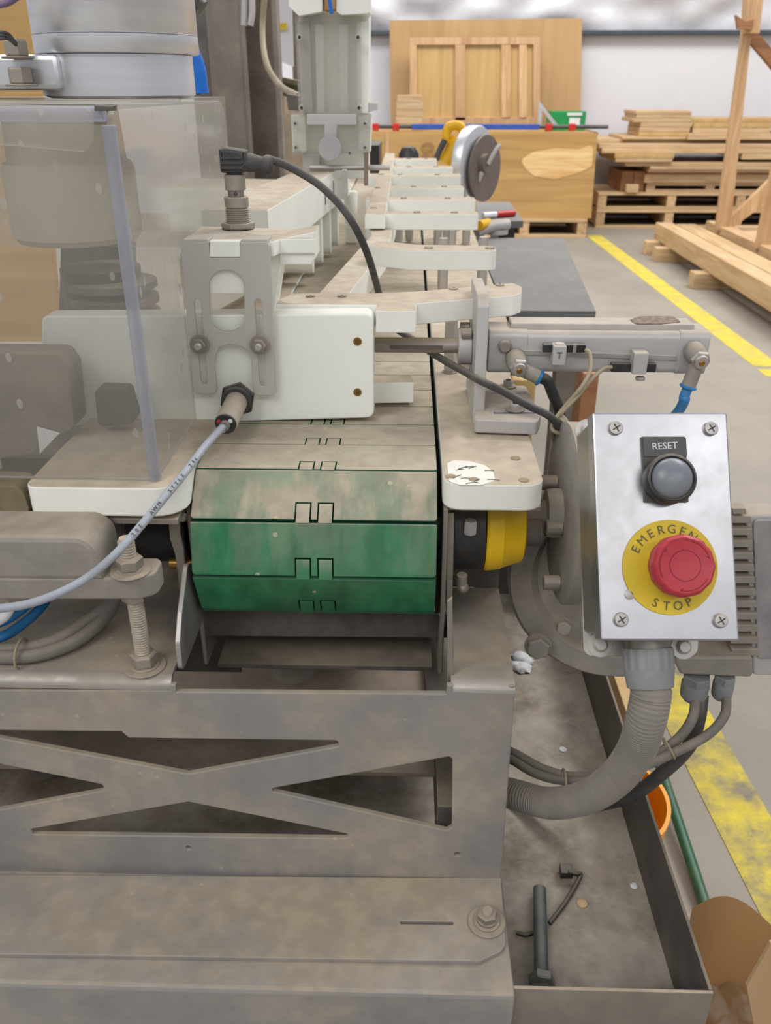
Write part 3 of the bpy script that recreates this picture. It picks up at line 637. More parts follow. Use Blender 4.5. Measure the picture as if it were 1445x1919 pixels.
# crossbars further back
bars = [((700, 712), 932, 461, 470, .0), ((720, 720), 897, 392, 402, 0), ((684, 684), 892, 367, 375, 0), ((724, 724), 870, 347, 353, 0), ((688, 688), 864, 325, 330, 0), ((722, 722), 849, 311, 315, 0), ((738, 738), 819, 297, 300, 0)]
ordn = ['second', 'third', 'fourth', 'fifth', 'sixth', 'seventh', 'eighth and farthest']
rail_t = None
for i, (lx, rx, yt, yf, _) in enumerate(bars):
    zt3 = .882; yf_ = U(rx, yf, Z=zt3).y; y2 = yf_+.03+.006*i; xr_ = U(rx, yf, Z=zt3).x; xl_ = U(lx[0], yf, Z=zt3).x
    if i == 0: yf_ -= 0
    t = thing('white_crossbar', ordn[i]+' white crossbar of the infeed fence counted from the near end', 'crossbar', ((xl_+xr_)/2, yf_, zt3), 'white plastic crossbars on the right of the belt')
    if i == 0:
        o = rnd([(xl_-.01, yf_+.03), (xl_+.04, yf_), (xr_, yf_), (xr_, yf_+.035), (xl_+.05, yf_+.04), (xl_, yf_+.07)], [0, .01, .01, .01, .01, 0])
    else: o = rnd([(xl_, yf_), (xr_, yf_), (xr_, y2), (xl_, y2)], .004)
    plate('bar', o, MZ(zt3), .022, WHITE, t, bevel=.001)
    if i > 1:
        for fx in (.3, .8): hexa('support_post', .0075, zt3-.022-.785, (xl_+(xr_-xl_)*fx, (yf_+y2)/2, .785), (0, 0, 1), STAINM, t)
    for fx in (.35, .75):
        lathe('screw', [(.0055, 0), (.005, .0018), (.002, .0022)], (xl_+(xr_-xl_)*(fx if i else .45+.5*(fx > .5)), (yf_+y2)/2, zt3), (0, 0, 1), STEEL, t, 14)
sl = ['left hex standoff under the second crossbar', 'right hex standoff under the second crossbar', 'left hex standoff under the third crossbar', 'right hex standoff under the third crossbar']
for (a, b), l in zip(((829, 548), (902, 545), (820, 462), (873, 458)), sl):
    standoff(l, a, b, .785, .860, .0075)
for (a, b), l in zip(((823, 432), (853, 432)), ('small hex bolt left of the gap under the third crossbar', 'small hex bolt right of the gap under the third crossbar')): standoff(l, a, b, .80, .86, .007)
t = thing('infeed_rail', 'dusty white rail running away beneath the crossbars, turned out at the near end', 'rail', (-.03, 1.3, .87))
M = MZ(.862)
pplate('rail', [(595, 552), (652, 552), (728, 455), (742, 405), (742, 300), (728, 300), (683, 405), (697, 440)], M, .03, WHITE, t, bevel=.001)
pplate('riser_strip', [(684, 402), (722, 402), (740, 287), (722, 287)], MZ(.884), .02, WHITE, t, bevel=.001)
for q in ((700, 390), (708, 352), (715, 327)):
    c = U(*q, Z=.884); lathe('screw', [(.005, 0), (.0045, .0015), (.002, .002)], c, (0, 0, 1), STEEL, t, 14)
# left guide beams
t = thing('left_guide_beam', 'long white plastic beam running away above the left side of the belt', 'guide beam', (-.17, 1.2, .87))
ra, rb = U(560, 447, Z=.868), U(655, 368, Z=.868)
a2 = rb-ra; ra2 = ra-a2*.35; d = a2.normalized()
o = [(ra2.x-.075, ra2.y), (ra2.x, ra2.y), (rb.x, rb.y), (rb.x-.06, rb.y)]
plate('beam', o, MZ(.925), .055, WHITE, t, bevel=.0012)
for fx in (.45, .62): 
    q = ra+(rb-ra)*fx; box('joint_mark', q.x-.001, q.x+.0012, q.y-.001, q.y+.002, .885, .912, INK, t, .0002)
for k in range(4):
    q = ra+(rb-ra)*(.25+.17*k); plate('spacer', rnd([(q.y-.014, .80), (q.y+.014, .80), (q.y+.014, .869), (q.y-.014, .869)], [.013, .013, 0, 0]), MX(q.x-.004), .05, WHITEC, t)
plate('cross_block', [(ra2.x-.19, ra.y+.12), (ra.x-.05, ra.y+.12), (ra.x-.03, ra.y+.25), (ra2.x-.19, ra.y+.28)], MZ(.918), .06, WHITE, t, bevel=.001)
t = thing('lower_left_rail', 'white rail close above the belt edge behind the slotted bracket', 'rail', (-.2, 1, .8))
ra, rb = U(400, 590, Z=.80), U(571, 494, Z=.80); 
plate('rail', [(ra.x-.035, ra.y), (ra.x, ra.y), (rb.x, rb.y), (rb.x+.012, rb.y+.5), (rb.x-.04, rb.y+.5), (rb.x-.04, rb.y)], MZ(.868), .066, WHITE, t, bevel=.001)
# sensor mount block on top of bracket
sm = thing('sensor_mount_block', 'white plastic block on top of the slotted bracket carrying the upright sensor', 'plastic block', (-.13, .74, .93))
M = MZ(.9385); so = [(x_, max(y_, .7045)) for x_, y_ in pix([(344, 452), (376, 424), (591, 430), (590, 447), (524, 447), (510, 455), (345, 456)], M)]; plate('block', so, M, .012, WHITE, sm, bevel=.001)
plate('block_body', [(so[0][0]+.002, .7045), (so[0][0]+.002, .735), (-.118, .735), (-.118, .7045)], MZ(.9270), .03, WHITE, sm)
M = MY(.722); pplate('end_block', [(524, 447), (590, 434), (591, 484), (583, 496), (524, 496)], M, .04, WHITE, sm, bevel=.001)
pplate('web', [(505, 470), (526, 470), (526, 500), (512, 600), (505, 600)], MY(.725), .03, WHITE, sm)
pplate('notch_key', [(393, 452), (450, 452), (450, 482), (393, 482)], MY(.7005), .01, WHITEC, sm)
# slotted bracket
bk = thing('slotted_bracket', 'grey metal bracket plate with two slots and an oval hole, fixed by two nuts', 'bracket', (-.15, .70, .81))
M = MY(.7)
outer = [(338, 458), (342, 452), (391, 454), (393, 483), (450, 483), (450, 454), (500, 453), (505, 460), (517, 736), (511, 742), (475, 741), (471, 670), (462, 655), (450, 648), (430, 645), (412, 650), (404, 665), (402, 690), (407, 732), (402, 738), (368, 739), (362, 733)]
oval = [(425+33*math.cos(a)+(1 if math.sin(a) > 0 else -1), (592 if math.sin(a) > 0 else 537)+(30 if math.sin(a) > 0 else 31)*math.sin(a)) for a in [2*PI*k/28 for k in range(28)]]
s1 = [(363, 566), (366, 560), (372, 560), (376, 566), (389, 714), (387, 720), (380, 720), (376, 714)]
s2 = [(477, 566), (480, 561), (487, 561), (490, 566), (499, 717), (496, 723), (490, 723), (486, 717)]
plate('plate', pix(outer, M), M, .004, BRACK, bk, [pix(oval, M), pix(s1, M), pix(s2, M)], bevel=.0007)
for q0_ in (((340, 452), (392, 452)), ((450, 452), (504, 452))):
    (a, b), (c, d) = q0_; A = U(a, b, Y=.7); B = U(c, d, Y=.7); box('top_fold', A.x+.001, B.x-.001, .701, .722, A.z-.003, A.z+.0015, BRACK, bk, .001)
for q in ((374, 646), (486, 647)):
    c = U(*q, Y=.6955); lathe('washer', [(.0082, 0), (.0082, .0012), (.005, .0013)], c+Vector((0, .001, 0)), (0, -1, 0), STEEL, bk, 24)
    hexa('nut', .0062, .005, c, (0, -1, 0), STEEL, bk); threaded('stud', .003, .009, c, (0, -1, 0), STAINM, bk, .0008)
# upright sensor
se = thing('upright_sensor', 'dusty threaded proximity sensor standing on the white mount block', 'sensor', U(447, 428, Z=.9388))
c = Vector(se.location); pz = lambda py: U(447, py, Y=c.y).z
def seg_(name, r, y0, y1, m, **k): return cyl(name, r, pz(y1)-pz(y0), (c.x, c.y, pz(y0)), (0, 0, 1), m, se, **k)
lathe('lock_washer', [(.0125, 0), (.014, .0006), (.0125, .0014)], c, (0, 0, 1), DARKST, se, 24, lob=lambda k: .06*(k % 2))
hexa('hex_nut', .0145, pz(414)-pz(424), (c.x, c.y, pz(426)), (0, 0, 1), THREAD, se, spin=.2)
threaded('threaded_body', .0105, pz(386)-pz(417), (c.x, c.y, pz(417)), (0, 0, 1), THREAD, se, .0017, 28)
seg_('body', .0103, 388, 368, THREAD); seg_('neck', .0068, 369, 354, STEEL); seg_('coupling_nut', .0088, 356, 327, THREAD)
cyl('indicator_led', .0016, .0006, (c.x+.001, c.y-.0067, pz(362)), (0, -1, 0), DARKST, se)
lathe('collar', [(.0068, 0), (.0068, pz(321)-pz(327))], (c.x, c.y, pz(327)), (0, 0, 1), BLACK, se, 20)
pp0 = Vector((c.x, c.y, pz(323))); 
plate('elbow_connector', rnd([(-.0105, 0), (-.0105, .0185), (-.006, .020), (.012, .0175), (.014, .005), (.009, 0)], .002), frame(Vector((c.x, c.y-.0085, pz(323))), VX, VZ), .017, RUB, se, bevel=.003)
lathe('strain_relief', [(.0072, 0), (.0078, .004), (.0062, .014), (.0068, .015), (.0082, .017), (.0082, .021), (.005, .024)], (c.x+.010, c.y, pz(304)), (1, 0, -.12), RUB, se, 20)
for k in range(3): box('rib', c.x-.009, c.x+.009, c.y-.0095, c.y-.0085, pz(316)+k*.004, pz(316)+k*.004+.0018, RUB, se, .0003)
y0 = c.y
tag(tube('black_sensor_cable', [U(498, 299, Y=y0), U(520, 303, Y=y0), U(556, 320, Y=y0), U(600, 348, Y=y0+.0), U(640, 388, Y=y0), U(668, 430, Y=y0), U(690, 480, Y=y0+.02), U(705, 530, Y=y0+.05), U(717, 575, Y=y0+.075), U(735, 610, Y=y0+.07), U(770, 634, Y=y0+.04), U(820, 668, Y=.76), U(880, 702, Y=.72), U(906, 716, Y=.675), U(940, 732, Y=.675), U(990, 760, Y=.675), U(1036, 785, Y=.68), U(1060, 830, Y=.70), U(1062, 880, Y=.72)], .0033, RUB), 'dark cable arching from the upright sensor and down past the cylinder bracket', 'cable')
# photo eye
pe = thing('barrel_sensor', 'dusty barrel sensor pushed through a black nut under the slotted bracket', 'sensor', U(447, 745, Y=.70))
c0 = U(447, 745, Y=.70); c1 = U(426, 788, Y=.655); ax = (c1-c0).normalized()
hexa('black_nut', .0155, .006, c0-ax*.002+Vector((0, -.004, 0)), (ax+Vector((0, -1.2, 0))).normalized(), BLACK, pe, .3)
lathe('nut_ring', [(.0125, 0), (.013, .001), (.0115, .003)], c0+Vector((0, -.007, 0)), (ax+Vector((0, -1.2, 0))).normalized(), RUB, pe, 28)
cyl('barrel', .0094, (c1-c0).length+.006, c0, ax, mat('beige_barrel', (178, 166, 150), .5, film=.3), pe, b=.001, seg=40)
e = c1+ax*.006; cyl('end_cap', .0088, .002, e-ax*.0006, ax, BLACK, pe)
sdv = ax.cross(VZ).normalized(); upv = sdv.cross(ax)
for a_, m_ in ((.5, RED), (2.5, WPRINT), (-1.2, WPRINT)): lathe('led' if m_ is RED else 'adjust_screw', [(.0018, 0), (.0018, .0012), (.0008, .0016)], e+ax*.0012+(sdv*math.cos(a_)+upv*math.sin(a_))*.0056, ax, m_, pe, 12)
cyl('cable_boot', .0042, .006, e, ax, CABLED, pe)
gc = [e+ax*.003, U(412, 806, Y=.638), U(385, 836, Y=.605), U(345, 888, Y=.570), U(310, 930, Y=.548), U(262, 988, Y=.525), U(215, 1040, Y=.505), U(160, 1085, Y=.50), U(90, 1120, Y=.485), U(20, 1138, Y=.475), U(-60, 1142, Y=.47)]
cb = thing('grey_printed_cable', 'pale grey cable with small print curving left from the barrel sensor', 'cable', gc[0])
tube('sheath', gc, .0030, CABLEG, cb, 16)
CC = catmull(gc, 40); s = '20E  AWM  STYLE  24c'; L_ = 0; idx = 0; pos = []
acc = [0]
for a, b in zip(CC, CC[1:]): acc.append(acc[-1]+(b-a).length)
for k, ch in enumerate(s):
    if ch == ' ': continue
    tgt = .058+(len(s)-k)*.0042; i = next(j for j, v in enumerate(acc) if v >= tgt); P = CC[i]; tn = (CC[i]-CC[i+2]).normalized(); vw = (CAM-P).normalized(); vv = vw.cross(tn).normalized(); nn = tn.cross(vv).normalized()
    text('print', ch, .0040, frame(P+nn*.00305, tn, vv), INK, cb)
# ---- air cylinder
ac = thing('air_cylinder', 'grey pneumatic cylinder lying across on its upright L bracket', 'pneumatic cylinder', (.16, .74, .83))
Yc = .735
M = MY(Yc); 
xa, xe = U(916, 650, Y=Yc).x, U(1330, 650, Y=Yc).x
zt4 = U(1100, 622, Y=Yc).z; zb4 = U(1100, 702, Y=Yc).z; hh = zt4-zb4; zc4 = (zt4+zb4)/2
tilt = (U(1330, 632, Y=Yc).z-U(916, 610, Y=Yc).z)/(xe-xa)
def prof(ex=0): 
    h = hh/2+ex; return rnd([(-h, -h), (h, -h), (h, h), (-h, h)], .006)
MXc = lambda x: frame(Vector((x, Yc+hh/2, zc4)), VY, VZ)
plate('barrel', prof(-.0008), MXc(xe-.022), xe-xa-.05, ALUD, ac, bevel=.0006)
plate('head_cap', prof(), MXc(xa+.034), .034, ALUD, ac, bevel=.001)
plate('end_cap', prof(), MXc(xe), .026, ALUD, ac, bevel=.001)
pplate('rail_groove', [(980, 656), (1268, 667), (1268, 676), (980, 665)], MY(Yc-.0007), .002, STAINM, ac, bevel=.0003)
top_strip = plate('top_strip', [(xa+.02, Yc+.012), (xe-.012, Yc+.012), (xe-.012, Yc+hh-.002), (xa+.02, Yc+hh-.002)], MZ(zt4+.004), .006, mat('dusty_top', (184, 178, 170), .7, dust=.5, ns=40), ac, bevel=.001)
pplate('dust_clump', [(1180, 598), (1200, 592), (1262, 592), (1277, 603), (1240, 606), (1190, 606)], MZ(zt4+.0048), .0012, mat('dust_clump', (140, 124, 108), .95, ns=200, bump=1, var=.3), ac, r=.004)
rl = U(706, 642, Y=Yc+hh/2).x
cyl('piston_rod', .0068, xa-rl+.01, (rl-.02, Yc+hh/2, zc4+.001), (1, 0, 0), STEEL, ac); 
box('rod_flat', rl+.012, xa-.04, Yc+hh/2-.0073, Yc+hh/2-.0062, zc4-.001, zc4+.003, DARKST, ac, .0003)
cyl('gland_collar', .0165, .012, (xa-.026, Yc+hh/2, zc4), (1, 0, 0), ALUD, ac)
for dy, dz in ((-.012, .015), (.012, .015), (-.012, -.017)): cyl('bracket_bolt', .0042, .009, (xa-.024, Yc+hh/2+dy, zc4+dz), (1, 0, 0), STEEL, ac)
c = U(946, 648, Y=Yc-.0005); lathe('plug_screw', [(.006, 0), (.006, .002), (.0045, .003), (.0045, .0045)], c, (0, -1, 0), STEEL, ac, 18)
def fitting(px_, py_, tx, ty, lab):
    c = U(px_, py_, Y=Yc-.0005); c = c+Vector((0, 0, .0))
    lathe('fitting_body', [(.0085, 0), (.009, .004), (.0085, .014), (.007, .016)], c+Vector((-.002, 0, .006)), (.1, -1, -.25), CAST, ac, 24)
    h = hexa('fitting_hex', .0085, .004, c+Vector((0, -.015, .002)), (.1, -1, -.25), STAINM, ac)
    lathe('fitting_nose', [(.0062, 0), (.006, .003), (.0045, .0035)], c+Vector((0, -.019, .0012)), (.1, -1, -.25), STAINM, ac, 24)
    cyl('brass_screw', .0026, .0012, c+Vector((0, -.0222, .0005)), (.1, -1, -.25), BRASS, ac)
    e = U(tx, ty, Y=Yc-.014); s = c+Vector((0, -.012, 0)); dv = (e-s)
    cyl('outlet_body', .0062, dv.length, s, dv, CAST, ac); lathe('blue_collar', [(.0062, 0), (.0075, .0006), (.0075, .002), (.0062, .003)], e-dv.normalized()*.001, dv, BLUE, ac, 24); return e, dv.normalized()
e1, d1 = fitting(968, 682, 1010, 707, ''); e2, d2 = fitting(1301, 668, 1290, 724, '')
tag(tube('black_air_hose', [e1, e1+d1*.008, U(1035, 735, Y=.72), U(1048, 770, Y=.72), U(1054, 810, Y=.72), U(1052, 850, Y=.73), U(1062, 885, Y=.75), U(1070, 930, Y=.78)], .0050, BLACK), 'black air hose dropping from the left fitting of the cylinder', 'hose')
tag(tube('blue_air_hose', [e2, e2+d2*.01, U(1283, 750, Y=.72), U(1268, 775, Y=.73), U(1235, 800, Y=.75), U(1160, 830, Y=.77), U(1090, 850, Y=.76), U(1058, 860, Y=.76), U(1050, 880, Y=.78)], .0045, BLUE), 'blue air hose from the right fitting going behind the control box', 'hose')
def reed(lab, x0, x1, y0, y1, bx0, bx1, by0, by1, mark=False):
    t = thing('reed_switch', lab, 'switch', U(x0, y0, Y=Yc-.01), None)
    pbox('switch_body', x0, x1, y0, y1, Yc-.008, .007, BLACK, t, .0008); pbox('clamp_block', bx0, bx1, by0, by1, Yc-.014, .0133, ALUD, t, .0008)
    w = (x1-x0); pbox('pale_band', x0+.7*w, x0+.78*w, y0-1, y1+1, Yc-.0083, .001, STAINM, t, .0002)
    c = U((bx0+bx1)/2, by0-2 if mark else by1+2, Y=Yc-.007)
    cyl('clamp_screw', .0042, .003, c+Vector((0, 0, -.001)), (0, 0, 1 if mark else -1), STAINM, t)
    if mark: text('marking', 'T', .008, frame(U((bx0+bx1)/2, (by0+by1)/2, Y=Yc-.0145), VX, VZ), INK, t)
    return t
reed('left reed switch with a marked clamp block on the cylinder', 1018, 1098, 646, 661, 1036, 1061, 649, 685, True)
reed('right reed switch, low on the cylinder beside the right fitting', 1146, 1230, 682, 698, 1187, 1214, 662, 702)
for lab, P in (('tan lead from the left reed switch looping down', [U(1098, 655, Y=.727), U(1106, 665, Y=.722), U(1106, 695, Y=.71), U(1090, 725, Y=.70), U(1060, 760, Y=.70), U(1038, 790, Y=.69), U(1042, 806, Y=.69), U(1060, 800, Y=.69), U(1050, 785, Y=.695), U(1034, 805, Y=.70), U(1040, 830, Y=.71)]),
               ('tan lead from the right reed switch looping down', [U(1146, 688, Y=.727), U(1130, 692, Y=.722), U(1105, 715, Y=.71), U(1080, 745, Y=.70), U(1045, 782, Y=.695), U(1034, 802, Y=.685), U(1050, 812, Y=.685), U(1066, 798, Y=.69), U(1048, 778, Y=.70), U(1036, 812, Y=.705), U(1050, 850, Y=.72)])):
    tag(tube('switch_lead', P, .0018, TANC, None, 10), lab, 'cable')
c = U(1106, 683, Y=.7175); 
# L bracket
lb = thing('cylinder_bracket', 'grey L shaped bracket holding the cylinder on the right pad', 'bracket', (.07, .72, .787))
M = MX(U(918, 600, Y=.70).x)
xx = U(918, 600, Y=.70).x
plate('upright', rnd([(.700, .787), (.80, .787), (.79, .894), (.722, .894), (.710, .886)], [0, 0, .002, .002, .002]), MX(xx), .010, ALUD, lb, bevel=.0012)
zb5 = .787
Mz = MZ(.799)
slots = [[(918, 734), (985, 734), (985, 737), (918, 737)], [(926, 770), (1004, 770), (1004, 775), (926, 775)]]
pplate('foot', [(888, 786), (1008, 790), (1014, 778), (985, 722), (900, 722)], Mz, .012, ALUD, lb, r=.004, bevel=.001, holes=slots, hr=.001)
for q in ((965, 768), (952, 724)):
    c = U(*q, Z=.7995); cyl('washer', .008, .001, c, (0, 0, 1), STEEL, lb); cyl('socket_screw', .0045, .006, c, (0, 0, 1), ALUD, lb); cyl('socket', .0022, .0003, c+Vector((0, 0, .006)), (0, 0, 1), VOID, lb)
#==================================================================== DRIVE SIDE
cp = thing('shaft_coupling', 'yellow cone cover and black collar on the drive shaft under the right pad', 'coupling', (.07, YC, ZCN))
xk = U(848, 1015, Y=YC-.02).x
cz = ZCN; cyv = YC+.012
lathe('black_collar', [(.036, 0), (.038, .002), (.038, .027), (.036, .029)], (.038, cyv, cz), (1, 0, 0), BLACK, cp, 48)
lathe('yellow_cover', [(.0375, 0), (.039, .002), (.0375, .014), (.0365, .015), (.031, .032), (.026, .034), (.012, .0342)], (.0665, cyv, cz), (1, 0, 0), YELC, cp, 48)
cyl('drive_shaft', .0155, .09, (.095, cyv+.004, cz+.006), (1, 0, 0), CAST, cp)
c = U(866, 1080, Y=.605); cyl('zerk_fitting', .0045, .010, c+Vector((0, 0, .002)), (0, 0, -1), STEEL, cp); lathe('grease_nipple', [(.0048, 0), (.005, .002), (.003, .005), (.0012, .006)], c+Vector((0.001, 0, -.010)), (0, -1, 0), STEEL, cp, 18)
c = U(882, 975, Y=.61); hexa('bolt', .0055, .012, c, (0, 0, -1), ALUD, cp)
gm = thing('gear_motor', 'grey gearbox and finned motor behind the control box', 'motor', (.28, .7, .7))
gc_ = U(1160, 1090, Y=.668)
lathe('gear_housing', [(.098, -.06), (.1, -.05), (.1, -.004), (.097, 0), (.078, 0), (.074, -.006), (.072, -.012), (.03, -.014), (.0, -.014)][0:8], gc_, (-.12, -1, .12), CAST, gm, 72)
gx = .130
lathe('output_flange', [(.074, 0), (.077, .002), (.077, .013), (.074, .015), (.030, .015)], (gx, .648, .727), (1, 0, 0), CAST, gm, 64)
plate('flange_arm', rnd([(.62, .76), (.66, .785), (.72, .785), (.70, .70)], .01), MX(gx+.013), .012, CAST, gm)
lathe('flange_hub', [(.020, 0), (.021, .006), (.021, .014)], (gx-.012, .648, .727), (1, 0, 0), CAST, gm, 48)
for q in ((1050, 988), (1040, 905), (1045, 1092)):
    c = U(*q, X=gx-.002); cyl('flange_bolt', .0065, .014, c+Vector((-.012, 0, 0)), (1, 0, 0), STEEL, gm)
for q, r in (((1008, 1210), .0115), ((1056, 1172), .0075)):
    c = U(*q, Y=.655); lathe('bolt_washer', [(r*1.1, 0), (r*1.1, .001)], c, (-.1, -1, .12), CAST, gm, 20); hexa('housing_bolt', r*.95, .008, c, (-.1, -1, .12), CAST, gm, .3)
Ym = .63
M = MY(Ym)
pplate('motor_body', [(1398, 965), (1560, 962), (1560, 1266), (1412, 1266)], M, .022, ALUD, gm, r=.003, bevel=.002)
pplate('end_shield', [(1250, 985), (1392, 985), (1412, 1236), (1250, 1236)], MY(Ym+.02), .03, CAST, gm, r=.003)
for k in range(12):
    y0_ = 968+k*22.6; x_ = 1386+k*1.4
    pplate('fin', [(x_-30, y0_), (x_+22, y0_), (x_+23, y0_+13), (x_-30, y0_+13)], MY(Ym-.004), .022, CAST, gm, bevel=.0008)
pplate('motor_foot', [(1372, 953), (1398, 953), (1400, 964), (1374, 964)], MY(Ym-.006), .012, CAST, gm)
mcc = U(1400, 1112, Y=.70); cyl('stator_housing', .052, .19, (mcc.x-.03, .70, mcc.z), (1, 0, 0), CAST, gm, b=.004, seg=64)
pplate('terminal_box', [(1262, 1232), (1412, 1232), (1412, 1270), (1275, 1264)], MY(Ym-.012), .08, CAST, gm, r=.004, bevel=.002)
pplate('nameplate_panel', [(1412, 975), (1560, 975), (1560, 1235), (1420, 1235)], MY(Ym-.003), .004, mat('lilac_grey', (158, 156, 164), .4, .6, film=.4), gm, r=.004)
def gland(name, lab, px_, py0, py1, Y, r, parent=None):
    c = U(px_, py0, Y=Y); t = thing('cable_gland', lab, 'cable gland', c); e = U(px_, py1, Y=Y); h = (c-e).length
    lathe('gland_base', [(r*.95, 0), (r, h*.04), (r, h*.30), (r*.92, h*.32)], c, (0, 0, -1), GLAND, t, 6, 20, spin=.3)
    lathe('gland_nut', [(r*.92, h*.3), (r*.98, h*.36), (r*.96, h*.85), (r*.75, h)], c, (0, 0, -1), GLAND, t, 12, 30); return e
g1 = gland('g', 'wider grey cable gland under the motor terminal box', 1307, 1264, 1308, Ym-.005, .0125)
g2 = gland('g', 'narrower grey cable gland at the right under the terminal box', 1360, 1264, 1306, Ym-.005, .0095)
# ---- control box
n_ = (-FW*math.cos(.10)+UP*math.sin(.10)).normalized(); v0 = (UP-RT*.044); v_ = (v0-n_*v0.dot(n_)).normalized(); u_ = v_.cross(n_)
co = CAM+ray(1247, 987).normalized()*(.54/ray(0+722.5, 959.5).length*ray(1247, 987).length)
MB = frame(co, u_, v_)
bx = thing('control_box', 'stainless control box with reset button and red emergency stop on yellow disc', 'control box', co)
# lid with folded rim
lid = pix([(1110, 773), (1363, 773), (1386, 1201), (1126, 1200)], MB)
plate('front_cover', rnd(lid, .0015), MB, .0145, STAIN, bx, bevel=.0012)
cx_ = sum(p[0] for p in lid)/4; cy_ = sum(p[1] for p in lid)/4
back = [(cx_+(p[0]-cx_)*.955, cy_+(p[1]-cy_)*.97) for p in lid]
plate('box_body', rnd(back, .004), MB @ Matrix.Translation((0, 0, -.0146)), .040, mat('brushed_side_steel', (160, 158, 155), .35, .85, film=.15), bx, bevel=.001)
MBb = MB @ Matrix.Translation((0, 0, -.055))
w2 = pix([(1083, 791), (1330, 791), (1308, 1230), (1094, 1230)], MBb)
plate('mounting_plate', rnd(w2, .006), MBb, .003, STAINM, bx, bevel=.0006)
for q in ((1124, 1208), (1280, 1212), (1100, 808)):
    p = pix([q], MBb)[0]; c = MBb @ Vector((p[0], p[1], 0)); lathe('mount_washer', [(.0085, 0), (.0085, .001), (.006, .0012)], c, n_, STAINM, bx, 24); lathe('mount_bolt', [(.005, 0), (.005, .003), (.0035, .0045), (.0015, .0046)], c, n_, STAINM, bx, 20)
for q in ((1153, 803), (1331, 804), (1163, 1161), (1349, 1163)):
    p = pix([q], MB)[0]; Mq = MB @ Matrix.Translation((p[0], p[1], 0))
    lathe('cover_screw', [(.0046, 0), (.0046, .0018), (.0040, .0028), (.0022, .0031)], Mq.translation, n_, STAINM, bx, 28)
    for a_ in (.5, .5+PI/2):
        box('cross_slot', -.0028, .0028, -.0004, .0004, .0029, .0033, INK, bx, 0, M=Mq @ Matrix.Rotation(a_, 4, 'Z'))
p = pix([(1180, 1114)], MB)[0]; lathe('plain_rivet', [(.0032, 0), (.0032, .0008), (.002, .0012)], MB @ Vector((p[0], p[1], 0)), n_, STAINM, bx, 24)
# reset
rs = pix([(1200, 819), (1283, 819), (1289, 942), (1206, 942)], MB)
lp = plate('legend_plate', rnd(rs, .001), MB @ Matrix.Translation((0, 0, .002)), .002, BLACK, bx, bevel=.0004)
pl_ = plate('legend_insert', rnd(pix([(1203, 822), (1283, 822), (1285, 857), (1205, 857)], MB), .0006), MB @ Matrix.Translation((0, 0, .0028)), .0008, LEGEND, lp, bevel=.0002)
p = pix([(1243, 838)], MB)[0]; text('reset_lettering', 'RESET', .0062, MB @ Matrix.Translation((p[0], p[1], .0031)), WPRINT, lp)
p = pix([(1248, 901)], MB)[0]; c = MB @ Vector((p[0], p[1], .002))
rb_ = lathe('reset_button', [(.0150, 0), (.0158, .001), (.0158, .009), (.0150, .0105), (.0138, .011), (.0130, .0098), (.0128, .0096)], c, n_, BLACK, bx, 56)
lathe('button_face', [(.0128, 0), (.0124, .002), (.0105, .0042), (.0068, .0057), (.003, .0063), (.0003, .0064)], c+n_*.0095, n_, GREYBTN, rb_, 56, 80)
# e-stop
p = pix([(1255, 1063)], MB)[0]; Me = MB @ Matrix.Translation((p[0], p[1], 0)); rr_ = .0299
ds = plate('yellow_disc', circ(0, 0, rr_, 72), Me @ Matrix.Translation((0, 0, .0012)), .0012, YEL, bx, bevel=.0002)
w_ = 'EMERGENCY'
for k, ch in enumerate(w_):
    a_ = PI/2+math.radians(60)-math.radians(16.6)*k-.0
    text('emergency_lettering', ch, .0078, Me @ Matrix.Rotation(a_-PI/2, 4, 'Z') @ Matrix.Translation((0, .0238, .00135)), PRINT, ds)
for k, ch in enumerate('STOP'):
    a_ = math.radians(-27+17*k); text('stop_lettering', ch, .0078, Me @ Matrix.Rotation(a_, 4, 'Z') @ Matrix.Translation((0, -.0246, .00135)), PRINT, ds)
c = Me.translation
cyl('button_neck', .012, .014, c+n_*.001, n_, YELC, bx)
mh = lathe('stop_button', [(.0140, 0), (.0176, .001), (.0189, .004), (.0189, .012), (.0181, .0145), (.0166, .0155), (.0160, .0152), (.0004, .0152)], c+n_*.013, n_, RED, bx, 72, 40, lob=lambda k: .012*math.cos(k*2*PI*12/72))
REDD = mat('dark_red_groove', (120, 24, 38), .6)
Mt = frame(c+n_*.0283, u_, v_)
def arc3(a0, a1, r, n=20): return [Mt @ Vector((r*math.cos(a0+(a1-a0)*k/n), r*math.sin(a0+(a1-a0)*k/n), 0)) for k in range(n+1)]
tube('groove_ring', arc3(0, 2*PI-.001, .0092, 48), .00018, REDD, mh, 6, 1)
for a0 in (.25, .25+2*PI/3, .25+4*PI/3):
    A_ = arc3(a0+.0, a0+1.25, .0152); tube('arrow_line', A_, .0002, REDD, mh, 6, 1)
    h1 = Mt @ Vector((.0137*math.cos(a0+.12), .0137*math.sin(a0+.12), 0)); tube('arrow_head', [h1, A_[0]], .0002, REDD, mh, 6, 1)
